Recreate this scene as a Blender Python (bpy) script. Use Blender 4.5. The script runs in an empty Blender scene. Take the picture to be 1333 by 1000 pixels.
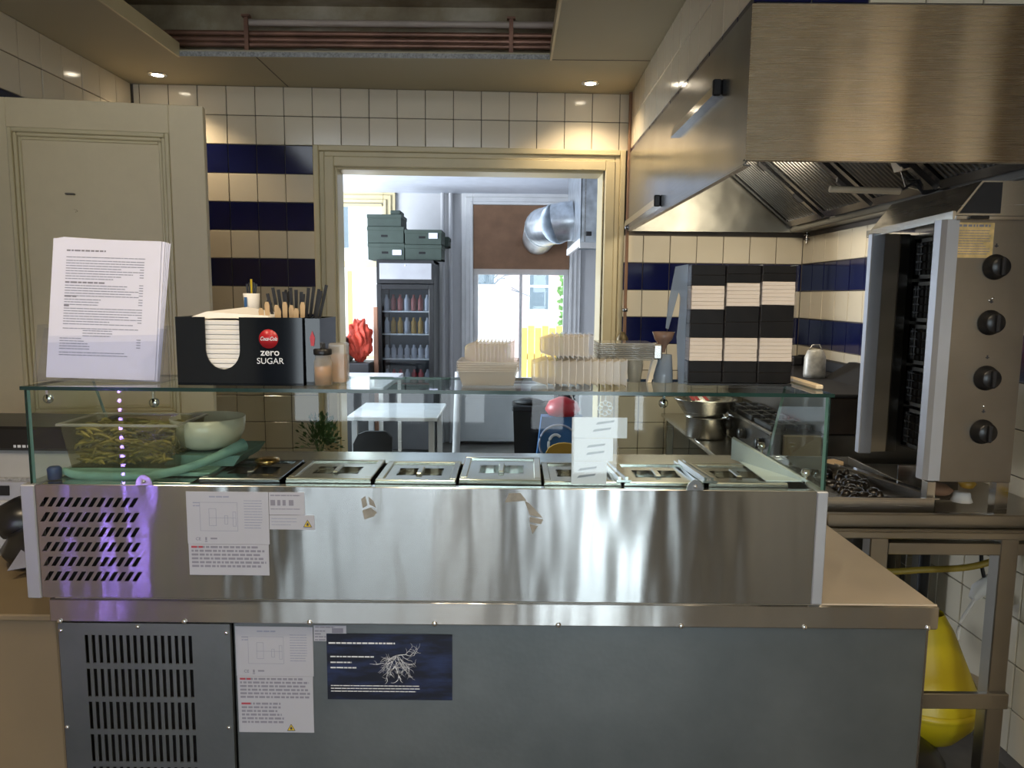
import bpy, bmesh, math, random
from mathutils import Matrix, Vector
random.seed(7)
R = math.radians
SC = bpy.context.scene
COL = SC.collection

# ------------------------------------------------------------------ camera
cd = bpy.data.cameras.new('camera'); cam = bpy.data.objects.new('camera', cd); COL.objects.link(cam)
cd.sensor_width = 36.0; cd.lens = 963.0 / 1333.0 * 36.0; cd.clip_start = .02; cd.clip_end = 200
cam.matrix_world = Matrix.Translation((0, 0, 1.5)) @ Matrix.Rotation(R(90 - 6.8), 4, 'X') @ Matrix.Rotation(R(.53), 4, 'Z')
SC.camera = cam

# ------------------------------------------------------------------ light
SC.view_settings.view_transform = 'Standard'; SC.view_settings.look = 'None'
SC.view_settings.gamma = 1; SC.view_settings.use_curve_mapping = False
SC.view_settings.exposure = 0.65
W = bpy.data.worlds.new('world'); SC.world = W; W.use_nodes = True
bg = W.node_tree.nodes['Background']; bg.inputs[0].default_value = (.86, .93, 1, 1); bg.inputs[1].default_value = 2.4

def area(name, loc, rot, sx, sy, power, col):
    l = bpy.data.lights.new(name, 'AREA'); l.shape = 'RECTANGLE'; l.size = sx; l.size_y = sy; l.energy = power; l.color = col
    o = bpy.data.objects.new(name, l); o.location = loc; o.rotation_euler = rot; COL.objects.link(o); return o
def spot(name, loc, power, col, ang=110, rad=.03, blend=.6):
    l = bpy.data.lights.new(name, 'SPOT'); l.energy = power; l.color = col; l.spot_size = R(ang); l.spot_blend = blend; l.shadow_soft_size = rad
    o = bpy.data.objects.new(name, l); o.location = loc; COL.objects.link(o); return o
# daylight at the shop windows behind the camera (face +Y)
for x0, x1, z0, z1, rad in ((-1.86, -.66, .4, 2.46, 5.5), (-.64, -.16, .4, 2.46, 4.5), (.14, .44, .4, 2.46, 2.8), (.46, .90, .05, 2.4, 17), (.97, 1.09, .4, 2.4, 14)):
    area('daylight_shopfront', ((x0 + x1) / 2, -3.25, (z0 + z1) / 2), (R(90), 0, 0), x1 - x0, z1 - z0, rad * (x1 - x0) * (z1 - z0), (.74, .90, .98))
# added fill for the back room at an unseen side opening (faces +X)
area('back_room_side_fill', (-3.15, 5.9, 1.55), (0, R(-90), 0), 1.6, 2.0, 165, (.80, .89, 1))
# kitchen downlights, plus unseen spots added for ambient fill and hood stripes
for x, y, p in ((-1.76, 3.80, 11), (.385, 3.86, 11), (-1.2, .9, 24), (-.2, .1, 22), (.45, .9, 24), (-.4, -1.4, 22), (1.0, -.9, 22), (1.05, .58, 16), (-.3, 1.0, 10)):
    spot('downlight_and_fill', (x, y, 2.55), p, (1, .80, .55), 130)

# the working lamp inside the extractor hood
hl = area('hood_lamp', (1.05, 3.15, 2.05), (R(38), 0, 0), .4, .25, 5, (1, .87, .66))

# ------------------------------------------------------------------ helpers
class MB:
    def __init__(s): s.bm = bmesh.new(); s.mi = 0
    def _add(s, vs, fs, smooth=False):
        v = [s.bm.verts.new(p) for p in vs]
        out = []
        for f in fs:
            try: q = s.bm.faces.new([v[i] for i in f]); q.material_index = s.mi; q.smooth = smooth; out.append(q)
            except ValueError: pass
        return out
    def box(s, x0, x1, y0, y1, z0, z1, bev=0.0, M=None):
        if x0 > x1: x0, x1 = x1, x0
        if y0 > y1: y0, y1 = y1, y0
        if z0 > z1: z0, z1 = z1, z0
        vs = [(x, y, z) for x in (x0, x1) for y in (y0, y1) for z in (z0, z1)]
        fs = [(0, 1, 3, 2), (4, 6, 7, 5), (0, 4, 5, 1), (2, 3, 7, 6), (0, 2, 6, 4), (1, 5, 7, 3)]
        if bev > 0:
            bev = min(bev, .45 * min(x1 - x0, y1 - y0, z1 - z0))
            t = bmesh.new(); v = [t.verts.new(p) for p in vs]
            for f in fs: t.faces.new([v[i] for i in f])
            bmesh.ops.bevel(t, geom=list(t.edges), offset=bev, segments=1, affect='EDGES')
            t.verts.ensure_lookup_table(); t.verts.index_update()
            vs = [tuple(q.co) for q in t.verts]; fs = [[q.index for q in f.verts] for f in t.faces]; t.free()
        if M is not None: vs = [tuple(M @ Vector(p)) for p in vs]
        s._add(vs, fs); return s
    def prism(s, pts, axis, a, b):
        """pts: 2D outline; axis 'x': (y,z), 'y': (x,z), 'z': (x,y); extruded from a to b"""
        def mk(p, t): return {'x': (t, p[0], p[1]), 'y': (p[0], t, p[1]), 'z': (p[0], p[1], t)}[axis]
        n = len(pts)
        fs = [tuple(range(n)), tuple(range(2 * n - 1, n - 1, -1))] + [(i, i + n, (i + 1) % n + n, (i + 1) % n) for i in range(n)]
        s._add([mk(p, a) for p in pts] + [mk(p, b) for p in pts], fs); return s
    def hexa(s, p):   # 8 points: bottom 4, top 4 in order
        s._add(p, [(3, 2, 1, 0), (4, 5, 6, 7), (0, 1, 5, 4), (1, 2, 6, 5), (2, 3, 7, 6), (3, 0, 4, 7)]); return s
    def sheet(s, p, t):  # quad (4 pts) with thickness t along its normal
        p = [Vector(q) for q in p]; n = (p[1] - p[0]).cross(p[3] - p[0]).normalized() * t
        return s.hexa([tuple(q) for q in p] + [tuple(q + n) for q in p])
    def lathe(s, prof, c=(0, 0, 0), axis='z', n=20, M=None):
        vs = []; fs = []
        for r, z in prof:
            for k in range(n):
                a = 2 * math.pi * k / n; u, v = r * math.cos(a), r * math.sin(a)
                q = {'z': (u, v, z), 'y': (u, z, v), 'x': (z, u, v)}[axis]
                q = (q[0] + c[0], q[1] + c[1], q[2] + c[2])
                vs.append(tuple(M @ Vector(q)) if M is not None else q)
        m = len(prof)
        for i in range(m - 1):
            for k in range(n): fs.append((i * n + k, i * n + (k + 1) % n, (i + 1) * n + (k + 1) % n, (i + 1) * n + k))
        f = s._add(vs, fs, True)
        return s
    def disc(s, prof, c, axis='z', n=20): # closed lathe
        p = list(prof)
        if p[0][0] > 1e-6: p = [(1e-5, p[0][1])] + p
        if p[-1][0] > 1e-6: p = p + [(1e-5, p[-1][1])]
        return s.lathe(p, c, axis, n)
    def tube(s, pts, r, n=8, rs=None):
        pts = [Vector(p) for p in pts]; vs = []; fs = []; up = Vector((0, 0, 1))
        for i, p in enumerate(pts):
            d = (pts[min(i + 1, len(pts) - 1)] - pts[max(i - 1, 0)]).normalized()
            a = d.cross(up if abs(d.z) < .95 else Vector((1, 0, 0))).normalized(); b = d.cross(a)
            rr = rs[i] if rs else r
            for k in range(n):
                t = 2 * math.pi * k / n; vs.append(tuple(p + a * rr * math.cos(t) + b * rr * math.sin(t)))
        for i in range(len(pts) - 1):
            for k in range(n): fs.append((i * n + k, (i + 1) * n + k, (i + 1) * n + (k + 1) % n, i * n + (k + 1) % n))
        s._add(vs, fs, True)
        s._add(vs[:n], [tuple(range(n))]); s._add(vs[-n:], [tuple(reversed(range(n)))])
        return s
    def build(s, name, mat, parent=None, local=False):
        me = bpy.data.meshes.new(name)
        bmesh.ops.recalc_face_normals(s.bm, faces=s.bm.faces)
        if parent is not None and not local:
            off = Vector((0, 0, 0)); p = parent
            while p is not None: off += p.location; p = p.parent
            bmesh.ops.translate(s.bm, verts=s.bm.verts, vec=-off)
        s.bm.to_mesh(me); s.bm.free()
        for m in (mat if isinstance(mat, (list, tuple)) else [mat]): me.materials.append(m)
        o = bpy.data.objects.new(name, me); COL.objects.link(o); o.parent = parent
        return o
def curve_pts(pts, n=6):
    out = []; P = [Vector(p) for p in pts]; P = [P[0]] + P + [P[-1]]
    for i in range(1, len(P) - 2):
        for k in range(n):
            t = k / n; a, b, c, d = P[i - 1], P[i], P[i + 1], P[i + 2]
            out.append(.5 * ((2 * b) + (c - a) * t + (2 * a - 5 * b + 4 * c - d) * t * t + (-a + 3 * b - 3 * c + d) * t ** 3))
    out.append(P[-2]); return out
def tag(o, label=None, cat=None, group=None, kind=None):
    if label: o['label'] = label
    if cat: o['category'] = cat
    if group: o['group'] = group
    if kind: o['kind'] = kind
    return o
def thing(name, label, cat, loc=(0, 0, 0), rz=0, group=None):
    o = bpy.data.objects.new(name, None); o.empty_display_size = .05; COL.objects.link(o)
    o.location = loc; o.rotation_euler = (0, 0, rz); return tag(o, label, cat, group)
def dup(root, loc, label=None, rz=None):
    r = root.copy(); COL.objects.link(r); r.location = loc
    if rz is not None: r.rotation_euler = (0, 0, rz)
    if label: r['label'] = label
    for ch in list(root.children):
        c = ch.copy(); COL.objects.link(c); c.parent = r
        for g in list(ch.children):
            d = g.copy(); COL.objects.link(d); d.parent = c
    return r
def struct(name, mb, mat, parent=None):
    o = mb.build(name, mat, parent)
    if parent is None: o['kind'] = 'structure'
    return o
def text(body, size, x, y, z, mat, parent, name='lettering', bold=0, shear=0, align='CENTER', rot=(R(90), 0, 0), sx=1):
    c = bpy.data.curves.new('t', 'FONT'); c.body = body; c.size = size; c.align_x = align; c.offset = bold; c.shear = shear; c.extrude = .0002
    o = bpy.data.objects.new('t', c); COL.objects.link(o)
    dg = bpy.context.evaluated_depsgraph_get(); me = bpy.data.meshes.new_from_object(o.evaluated_get(dg))
    bpy.data.objects.remove(o)
    M = Matrix.Translation((x, y, z)) @ Matrix(((1, 0, 0, 0), (0, 1, 0, 0), (0, 0, 1, 0), (0, 0, 0, 1)))
    from mathutils import Euler
    me.transform(M @ Euler(rot).to_matrix().to_4x4() @ Matrix.Diagonal((sx, 1, 1, 1)))
    off = Vector((0, 0, 0)); p = parent
    while p is not None: off += p.location; p = p.parent
    me.transform(Matrix.Translation(-off)); me.materials.clear(); me.materials.append(mat)
    q = bpy.data.objects.new(name, me); COL.objects.link(q); q.parent = parent; return q

# ------------------------------------------------------------------ materials
class Nd:
    def __init__(s, name):
        s.m = bpy.data.materials.new(name); s.m.use_nodes = True; s.t = s.m.node_tree; s.n = s.t.nodes
        s.p = s.n['Principled BSDF']; s.out = s.n['Material Output']
    def new(s, t, **k):
        q = s.n.new(t)
        for a, b in k.items(): setattr(q, a, b)
        return q
    def link(s, a, b): s.t.links.new(a, b)
    def coord(s, scale, kind='Object'):
        tc = s.new('ShaderNodeTexCoord'); mp = s.new('ShaderNodeMapping'); mp.inputs['Scale'].default_value = scale
        s.link(tc.outputs[kind], mp.inputs[0]); return mp.outputs[0]
    def noise(s, vec, scale, detail=3, rough=.5):
        q = s.new('ShaderNodeTexNoise'); q.inputs['Scale'].default_value = scale; q.inputs['Detail'].default_value = detail; q.inputs['Roughness'].default_value = rough
        s.link(vec, q.inputs['Vector']); return q.outputs['Fac']
    def ramp(s, fac, stops):
        q = s.new('ShaderNodeValToRGB'); e = q.color_ramp.elements
        while len(e) < len(stops): e.new(.5)
        for i, (p, c) in enumerate(stops): e[i].position = p; e[i].color = (*c, 1)
        s.link(fac, q.inputs[0]); return q.outputs[0]
    def bump(s, fac, strength, dist, prev=None):
        q = s.new('ShaderNodeBump'); q.inputs['Strength'].default_value = strength; q.inputs['Distance'].default_value = dist
        s.link(fac, q.inputs['Height'])
        if prev: s.link(prev, q.inputs['Normal'])
        return q.outputs[0]
def mat(name, col, rough=.5, metal=0, spec=.5, var=.06, vs=8, bump=0, bs=60, emit=None, es=0, coat=0, sub=0):
    N = Nd(name); p = N.p; v = N.coord((1, 1, 1))
    f = N.noise(v, vs, 4)
    c = N.ramp(f, [(.3, tuple(max(0, q * (1 - var)) for q in col)), (.7, tuple(min(1, q * (1 + var)) for q in col))])
    N.link(c, p.inputs['Base Color']); p.inputs['Roughness'].default_value = rough; p.inputs['Metallic'].default_value = metal
    p.inputs['Specular IOR Level'].default_value = spec; p.inputs['Coat Weight'].default_value = coat
    if bump: N.link(N.bump(N.noise(v, bs, 3), bump, .002), p.inputs['Normal'])
    if emit: p.inputs['Emission Color'].default_value = (*emit, 1); p.inputs['Emission Strength'].default_value = es
    return N.m
ROT = 0.25
def steel(name, col, rough=.22, brush=(3, 3, 400), bstr=.25, wave=(3, 3, .8), wstr=.0, wdist=.02, var=.08, smear=0, bd=.0006):
    N = Nd(name); p = N.p; p.inputs['Metallic'].default_value = 1
    br = N.noise(N.coord(brush), 1, 4, .6)
    big = N.noise(N.coord((2.5, 2.5, 2.5)), 1.5, 5)
    c = N.ramp(big, [(.3, tuple(q * (1 - var) for q in col)), (.7, tuple(min(1, q * (1 + var)) for q in col))])
    N.link(c, p.inputs['Base Color'])
    mr = N.new('ShaderNodeMapRange'); mr.inputs['To Min'].default_value = rough * .8; mr.inputs['To Max'].default_value = rough * 1.25
    N.link(br, mr.inputs['Value']); N.link(mr.outputs[0], p.inputs['Roughness'])
    prev = None
    if wstr: prev = N.bump(N.noise(N.coord(wave), 1, 2, .4), wstr, wdist)
    N.link(N.bump(br, bstr, bd, prev), p.inputs['Normal'])
    if smear: p.inputs['Anisotropic'].default_value = smear; p.inputs['Anisotropic Rotation'].default_value = ROT; tg = N.new('ShaderNodeCombineXYZ'); tg.inputs[0].default_value = 1; N.link(tg.outputs[0], p.inputs['Tangent'])
    return N.m
def clear(name, tint, refl=.9, rough=.02, milky=0, mcol=(.8, .8, .8), mrough=.3, base=.04):
    """thin clear sheet: see-through tint plus real fresnel reflection, optionally milky"""
    N = Nd(name); N.n.remove(N.p)
    tr = N.new('ShaderNodeBsdfTransparent'); tr.inputs[0].default_value = (*tint, 1)
    gl = N.new('ShaderNodeBsdfGlossy'); gl.inputs['Roughness'].default_value = rough; gl.inputs[0].default_value = (refl, refl, refl, 1)
    fr = N.new('ShaderNodeFresnel'); fr.inputs[0].default_value = 1.45
    last = tr.outputs[0]
    if milky:
        d = N.new('ShaderNodeBsdfDiffuse'); d.inputs[0].default_value = (*mcol, 1)
        t2 = N.new('ShaderNodeBsdfTranslucent'); t2.inputs[0].default_value = (*mcol, 1)
        a = N.new('ShaderNodeMixShader'); a.inputs[0].default_value = .5; N.link(d.outputs[0], a.inputs[1]); N.link(t2.outputs[0], a.inputs[2])
        m = N.new('ShaderNodeMixShader'); m.inputs[0].default_value = milky; N.link(last, m.inputs[1]); N.link(a.outputs[0], m.inputs[2]); last = m.outputs[0]
    ge = N.new('ShaderNodeNewGeometry'); inv = N.new('ShaderNodeMath', operation='SUBTRACT'); inv.inputs[0].default_value = 1; N.link(ge.outputs['Backfacing'], inv.inputs[1])
    mu = N.new('ShaderNodeMath', operation='MULTIPLY'); N.link(fr.outputs[0], mu.inputs[0]); N.link(inv.outputs[0], mu.inputs[1])
    mx = N.new('ShaderNodeMixShader'); N.link(mu.outputs[0], mx.inputs[0]); N.link(last, mx.inputs[1]); N.link(gl.outputs[0], mx.inputs[2])
    N.link(mx.outputs[0], N.out.inputs[0]); return N.m

M = {}
M['cream_tile'] = mat('cream_ceramic', (.63, .56, .43), .12, spec=.5, var=.05, vs=3)
M['navy_tile'] = mat('navy_ceramic', (.004, .006, .045), .10, spec=.5, var=.3, vs=4)
M['grout'] = mat('grout', (.13, .11, .09), .9, bump=.3)
M['ceiling'] = mat('ceiling_paint', (.42, .37, .25), .7, var=.04, vs=2)
M['cream_paint'] = mat('cream_gloss_paint', (.58, .49, .29), .35, var=.05, vs=5, bump=.15, bs=40)
M['grey_paint'] = mat('pale_grey_paint', (.50, .50, .51), .7, var=.03)
M['white_paint'] = mat('white_paint', (.72, .72, .72), .5)
M['wall_warm'] = mat('warm_wall_paint', (.50, .42, .28), .7)
M['floor'] = mat('dark_floor', (.10, .095, .09), .35, var=.2, vs=12)
M['far_floor'] = mat('grey_brown_floor', (.17, .155, .14), .4, var=.15, vs=6)
M['steel_front'] = steel('brushed_steel_front', (.45, .455, .445), .21, (6, 6, 900), .12, (9, 9, 2.0), .6, .012, bd=.0002, smear=1)
M['steel_band'] = steel('brushed_steel_band', (.50, .49, .47), .24, (6, 6, 900), .12, (9, 9, 2), .5, .010, bd=.0002, smear=1)
M['steel_top'] = mat('brushed_steel_worktop', (.62, .54, .43), .42, .55, var=.06, vs=5)
M['steel_hood'] = steel('brushed_steel_hood', (.82, .73, .60), .26, (4, 4, 500), .12, (3, 3, .9), .5, .02, var=.10, bd=.0003, smear=1)
M['steel_dark'] = steel('greasy_dark_steel', (.30, .30, .31), .20, (3, 3, 200), .2, (3, 3, 3), .3, .01, var=.2)
M['steel'] = steel('plain_steel', (.56, .54, .50), .25, (3, 3, 150), .15)
M['steel_bright'] = steel('bright_steel', (.72, .72, .71), .16, (3, 150, 3), .1)
M['steel_vert'] = mat('vertical_brushed_steel', (.42, .44, .48), .42, .6, var=.08, vs=4)
M['chrome'] = mat('chrome', (.75, .75, .75), .08, 1, var=.02)
N = Nd('galvanised_sheet'); p = N.p; p.inputs['Metallic'].default_value = .85
v = N.coord((1, 1, 1)); f1 = N.noise(v, 3, 5, .6); c = N.ramp(f1, [(.25, (.14, .16, .165)), (.75, (.23, .25, .255))])
N.link(c, p.inputs['Base Color']); p.inputs['Roughness'].default_value = .42
vo = N.new('ShaderNodeTexVoronoi'); vo.inputs['Scale'].default_value = 90; N.link(v, vo.inputs['Vector']); N.link(N.bump(vo.outputs['Distance'], .12, .001), p.inputs['Normal'])
M['galv'] = N.m
M['galv_light'] = mat('galvanised_duct', (.50, .54, .58), .3, .9, var=.25, vs=14)
M['black'] = mat('black_plastic', (.012, .012, .013), .3)
M['black_soft'] = mat('black_matt', (.010, .010, .012), .6)
M['black_card'] = mat('black_gloss_card', (.006, .008, .012), .06, spec=.35)
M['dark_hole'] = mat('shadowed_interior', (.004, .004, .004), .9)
M['glass'] = clear('display_glass', (.93, .97, .95))
M['window_glass'] = clear('window_glass', (.96, .98, .98))
M['green_edge'] = mat('glass_edge', (.006, .030, .025), .15, var=.2)
M['pale_edge'] = mat('pale_glass_edge', (.12, .22, .19), .12)
M['acrylic'] = clear('acrylic_sheet', (.94, .95, .98), milky=.03, mcol=(.7, .72, .85))
M['acrylic_blue'] = clear('hazy_acrylic', (.6, .65, .72), milky=.45, mcol=(.45, .55, .68))
M['tub'] = clear('clear_tub_plastic', (.90, .89, .82), milky=.07, mcol=(.65, .62, .48), rough=.12)
M['box_clear'] = clear('frosted_container', (.95, .95, .93), milky=.36, mcol=(.84, .80, .74), rough=.15)
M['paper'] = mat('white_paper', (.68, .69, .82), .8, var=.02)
M['paper_grey'] = mat('label_paper', (.40, .41, .46), .5, var=.03)
M['napkin'] = mat('white_napkin', (.78, .76, .72), .9, var=.03)
M['print'] = mat('grey_print', (.22, .22, .27), .8)
M['print_dark'] = mat('dark_print', (.06, .06, .07), .8)
M['print_red'] = mat('red_print', (.35, .06, .08), .8)
M['print_pale'] = mat('pale_print', (.27, .29, .37), .8)
M['white_print'] = mat('white_print', (.65, .67, .70), .6)
M['red_label'] = mat('red_label', (.42, .012, .02), .35)
M['wood_light'] = mat('pale_wood', (.55, .38, .20), .6, var=.12, vs=30)
M['tan'] = mat('tan_board', (.20, .15, .085), .5, var=.08, vs=5)
M['tan_side'] = mat('tan_board_edge', (.12, .08, .045), .6)
M['brown_board'] = mat('fibreboard', (.23, .125, .07), .8, var=.15, vs=8)
M['cream_bowl'] = mat('cream_bowl_glaze', (.60, .56, .42), .25)
M['teal'] = mat('teal_cloth', (.12, .23, .20), .8, var=.15, vs=30, bump=.4)
M['yellow'] = mat('yellow_plastic', (.50, .40, .01), .35)
M['yellow_hose'] = mat('yellow_hose_rubber', (.36, .25, .03), .5)
M['yellow_dark'] = mat('mustard_plastic', (.36, .20, .02), .45)
M['yellow_sign'] = mat('warning_yellow', (.62, .45, .02), .5)
M['green_card'] = mat('dark_green_crate', (.030, .045, .035), .7, var=.15)
M['red_cloth'] = mat('red_orange_cloth', (.45, .045, .02), .7, var=.35, vs=15)
M['blue_bag'] = mat('blue_bag', (.02, .10, .26), .6, var=.1)
M['leaf'] = mat('plant_leaf', (.07, .14, .045), .5, var=.4, vs=25)
M['pickle'] = mat('pickled_beans', (.34, .28, .09), .35, var=.6, vs=30)
M['navy_print'] = N2 = None
N = Nd('navy_flyer'); p = N.p; v = N.coord((3, 1, 14)); c = N.ramp(N.noise(v, 2.2, 6, .65), [(.45, (.005, .007, .018)), (.68, (.02, .035, .11))]); N.link(c, p.inputs['Base Color']); p.inputs['Roughness'].default_value = .35
M['navy_print'] = N.m
N = Nd('dirty_plaster'); p = N.p; v = N.coord((1, 1, 1)); c = N.ramp(N.noise(v, 2.5, 7, .62), [(.3, (.20, .15, .095)), (.5, (.36, .30, .20)), (.72, (.58, .53, .42))]); N.link(c, p.inputs['Base Color']); p.inputs['Roughness'].default_value = .9
M['plaster'] = N.m
N = Nd('chipped_door_paint'); p = N.p; v = N.coord((1, 1, 1)); f = N.noise(v, 14, 6, .7); c = N.ramp(f, [(.0, (.68, .56, .34)), (.735, (.62, .51, .31)), (.75, (.17, .07, .03))]); N.link(c, p.inputs['Base Color']); p.inputs['Roughness'].default_value = .4
N.link(N.bump(N.noise(N.coord((60, 60, 3)), 1, 3), .2, .002), p.inputs['Normal'])
M['door_paint'] = N.m
M['copper'] = mat('old_copper_pipe', (.30, .16, .11), .45, .5, var=.3, vs=6)
M['pipe_white'] = mat('painted_pipe', (.50, .42, .36), .5, var=.15, vs=6)
M['grey_strip'] = mat('speckled_metal_strip', (.30, .30, .29), .6, var=.4, vs=120)
M['tube'] = mat('lamp_tube', (.72, .60, .42), .35)
M['grease'] = mat('burnt_grease', (.012, .010, .008), .25, bump=.8, bs=40)
M['lamp_on'] = mat('lit_lamp', (1, .9, .7), .3, emit=(1, .88, .68), es=14)
M['purple_led'] = mat('purple_led', (.5, .4, 1), .3, emit=(.42, .26, 1), es=60)
M['bricks'] = mat('pink_brickwork', (.62, .47, .45), .9, var=.1, vs=20)
M['outside_white'] = mat('white_render', (.85, .85, .85), .9)
M['outside_leaf'] = mat('green_ivy', (.20, .42, .12), .6, var=.4, vs=15)  # bright leaf green, varied by noise
M['outside_yellow'] = mat('yellow_fence_wood', (.75, .50, .15), .7, var=.1)
M['outside_dark'] = mat('dark_pane', (.15, .20, .24), .2)
M['mirror_steel'] = steel('soot_steel', (.12, .115, .105), .3, (3, 3, 100), .2, var=.3)
M['pink_cup'] = clear('pinkish_plastic', (.55, .42, .36), milky=.5, mcol=(.45, .33, .27))

# ================================================================== THE SETTING
PT = .1485; ZC = 2.578
tile_me = {}
for key in ('cream_tile', 'navy_tile'):
    b = MB().box(-.0725, .0725, -.008, 0, -.0725, .0725, .0022); o = b.build('tile', M[key]); tile_me[key] = o.data; bpy.data.objects.remove(o)
def tile(parent, key, a0, a1, z0, z1, face, off):
    """one wall tile; face 'y': a = x, looks to -y; face 'x': a = y, looks to -x; face 'X': looks to +x"""
    if a1 - a0 < .012 or z1 - z0 < .008: return
    o = bpy.data.objects.new('tile', tile_me[key]); COL.objects.link(o); o.parent = parent
    jt = random.uniform(-.0006, .0006); a = (a0 + a1) / 2; z = (z0 + z1) / 2
    o.scale = ((a1 - a0 - .0035) / .145, 1, (z1 - z0 - .0035) / .145)
    tx, tz = random.uniform(-.35, .35), random.uniform(-.35, .35)
    if face == 'y': o.location = (a, off + jt, z); o.rotation_euler = (R(tx), 0, R(tz))
    elif face == 'x': o.location = (off + jt, a, z); o.rotation_euler = (R(tx), 0, R(-90 + tz))
    else: o.location = (off + jt, a, z); o.rotation_euler = (R(tx), 0, R(90 + tz))
def rowkey(k): return 'navy_tile' if k in (2, 4, 6, 8) else 'cream_tile'
def tiles(parent, lo, hi, joint, rows, face, off, keyf=rowkey, zmin=-9, zmax=9):
    n0 = math.floor((lo - joint) / PT)
    for k in rows:
        z1 = min(ZC - PT * k, zmax); z0 = max(ZC - PT * (k + 1), zmin); n = n0
        while joint + n * PT < hi - .001:
            tile(parent, keyf(k), max(lo, joint + n * PT), min(hi, joint + (n + 1) * PT), z0, z1, face, off); n += 1

# back wall: local frame, turned 2.5 degrees
b = MB(); b.box(-2.1, -.965, 0, .16, 0, 2.95); b.box(.485, 1.72, 0, .16, 0, 2.95); b.box(-.965, .485, 0, .16, 2.178, 2.95)
wb = b.build('wall_back', M['grout']); wb['kind'] = 'structure'; wb.location = (0, 4.098, 0); wb.rotation_euler = (0, 0, math.atan(.0437))
tiles(wb, -1.99, 1.61, -1.068, (0, 1), 'y', 0)
tiles(wb, -1.99, -1.068, -1.068, range(2, 14), 'y', 0)
tiles(wb, .603, 1.61, -1.068, range(5, 14), 'y', 0)
# left wall
b = MB(); b.box(-2.12, -2.0, -3.2, 4.1, 0, 2.95)
wl = struct('wall_left', b, M['grout']); tiles(wl, 2.3, 3.99, 3.99, range(0, 4), 'X', -2.0)
b = MB(); b.box(-2.0, -1.99, -3.1, 2.28, 0, ZC); b.build('plaster', M['wall_warm'], wl)
# right wall
b = MB(); b.box(1.61, 1.73, -3.2, 4.3, 0, 2.95)
wr = struct('wall_right', b, M['grout']); tiles(wr, 1.85, 4.155, 4.155, range(5, 10), 'x', 1.61); tiles(wr, 1.85, 3.2, 4.155, range(10, 17), 'x', 1.61)
b = MB(); b.box(1.60, 1.61, -3.1, 1.8, 0, ZC); b.build('plaster', mat('brown_wall_paint', (.26, .21, .14), .6), wr)
for y0, y1 in ((.32, .82), (1.28, 1.52)): MB().box(1.575, 1.60, y0, y1, 0, ZC - .01, .004).build('reflector_panel', mat('pale_reflector_paint', (.86, .74, .52), .45), wr)  # unseen pale panels added for bright stripes in the hood's reflection
# bulkhead above the hood
b = MB(); b.box(.628, 1.609, 2.03, 4.10, 2.262, ZC)
wk = struct('wall_bulkhead', b, M['grout'])
tiles(wk, 2.022, 4.10, 4.10, (0, 1), 'x', .628); tiles(wk, 2.022, 4.10, 4.10, (2,), 'x', .628, zmin=2.262)
tiles(wk, .62, 1.609, .62, (0, 1), 'y', 2.03)
for n in range(7):
    tile(wk, 'navy_tile' if n < 2 else 'cream_tile', .62 + n * PT, min(1.609, .62 + (n + 1) * PT), 2.262, 2.281, 'y', 2.03)
# unseen shopfront wall: window, glazed door, dark post added for the steel's reflection
b = MB(); op = [(-1.80, -.66, .42), (-.62, -.18, .42), (.16, .42, .42), (.48, .88, .0), (.98, 1.07, .42)]
xs = -2.12
for x0, x1, z0 in op:
    b.box(xs, x0, -3.2, -3.05, 0, 2.95); b.box(x0, x1, -3.2, -3.05, 2.45, 2.95); xs = x1
    if z0: b.box(x0, x1, -3.2, -3.05, 0, z0)
b.box(xs, 1.73, -3.2, -3.05, 0, 2.95)
wf = struct('wall_shopfront', b, mat('dark_shopfront_paint', (.07, .06, .05), .6))
b = MB()
for x in (-1.80, -1.54, -1.26, -.98, -.70, -.62, -.42, -.22): b.box(x, x + .045, -3.16, -3.08, .42, 2.45)
for z in (.42, 1.75, 2.39): b.box(-1.8, -.18, -3.155, -3.085, z, z + .06)
struct('window_3', b, M['black_soft'])
b = MB()
for x in (.48, .86): b.box(x, x + .02, -3.16, -3.08, 0, 2.45)
for z in (0, .95, 2.37): b.box(.48, .88, -3.155, -3.085, z, z + .06)
struct('door_2', b, M['black_soft'])
# floor and ceilings
b = MB(); b.box(-2.12, 1.73, -3.2, 4.18, -.06, 0); struct('floor', b, M['floor'])
b = MB(); b.box(-3.3, 2.4, 4.18, 7.9, -.06, 0); struct('floor_back_room', b, M['far_floor'])
HX0, HX1, HY0, HY1 = -1.545, .166, 1.3, 3.55
b = MB(); b.box(-2.0, HX0, -3.1, 4.12, ZC, ZC + .03); b.box(HX1, 1.62, -3.1, 4.2, ZC, ZC + .03)
b.box(HX0, HX1, HY1, 4.16, ZC, ZC + .03); b.box(HX0, HX1, -3.1, HY0, ZC, ZC + .03)
cl = struct('ceiling', b, M['ceiling'])
b = MB(); b.box(-2.0, 1.62, 1.0, 4.2, 2.93, 3.0); b.build('plaster', M['plaster'], cl)
b = MB()
for x0, x1, y0, y1 in ((HX0 - .004, HX0 + .006, HY0, HY1), (HX1 - .006, HX1 + .004, HY0, HY1)): b.box(x0, x1, y0, y1, ZC - .004, ZC + .06)
b.build('edge_strip', M['cream_paint'], cl)
b = MB(); b.box(HX0, HX1, HY1 - .004, HY1 - .001, ZC + .001, ZC + .022); b.build('edge_strip', M['grey_strip'], cl)
b = MB()
for x0, y0, x1, y1 in ((HX0, HY1, -1.30, 4.03),): pass
b.box(.166, .62, 3.545, 3.550, ZC - .0015, ZC); b.box(-1.19, -1.185, 3.55, 4.03, ZC - .0015, ZC)
b.build('panel_joint', M['grout'], cl)
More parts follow.
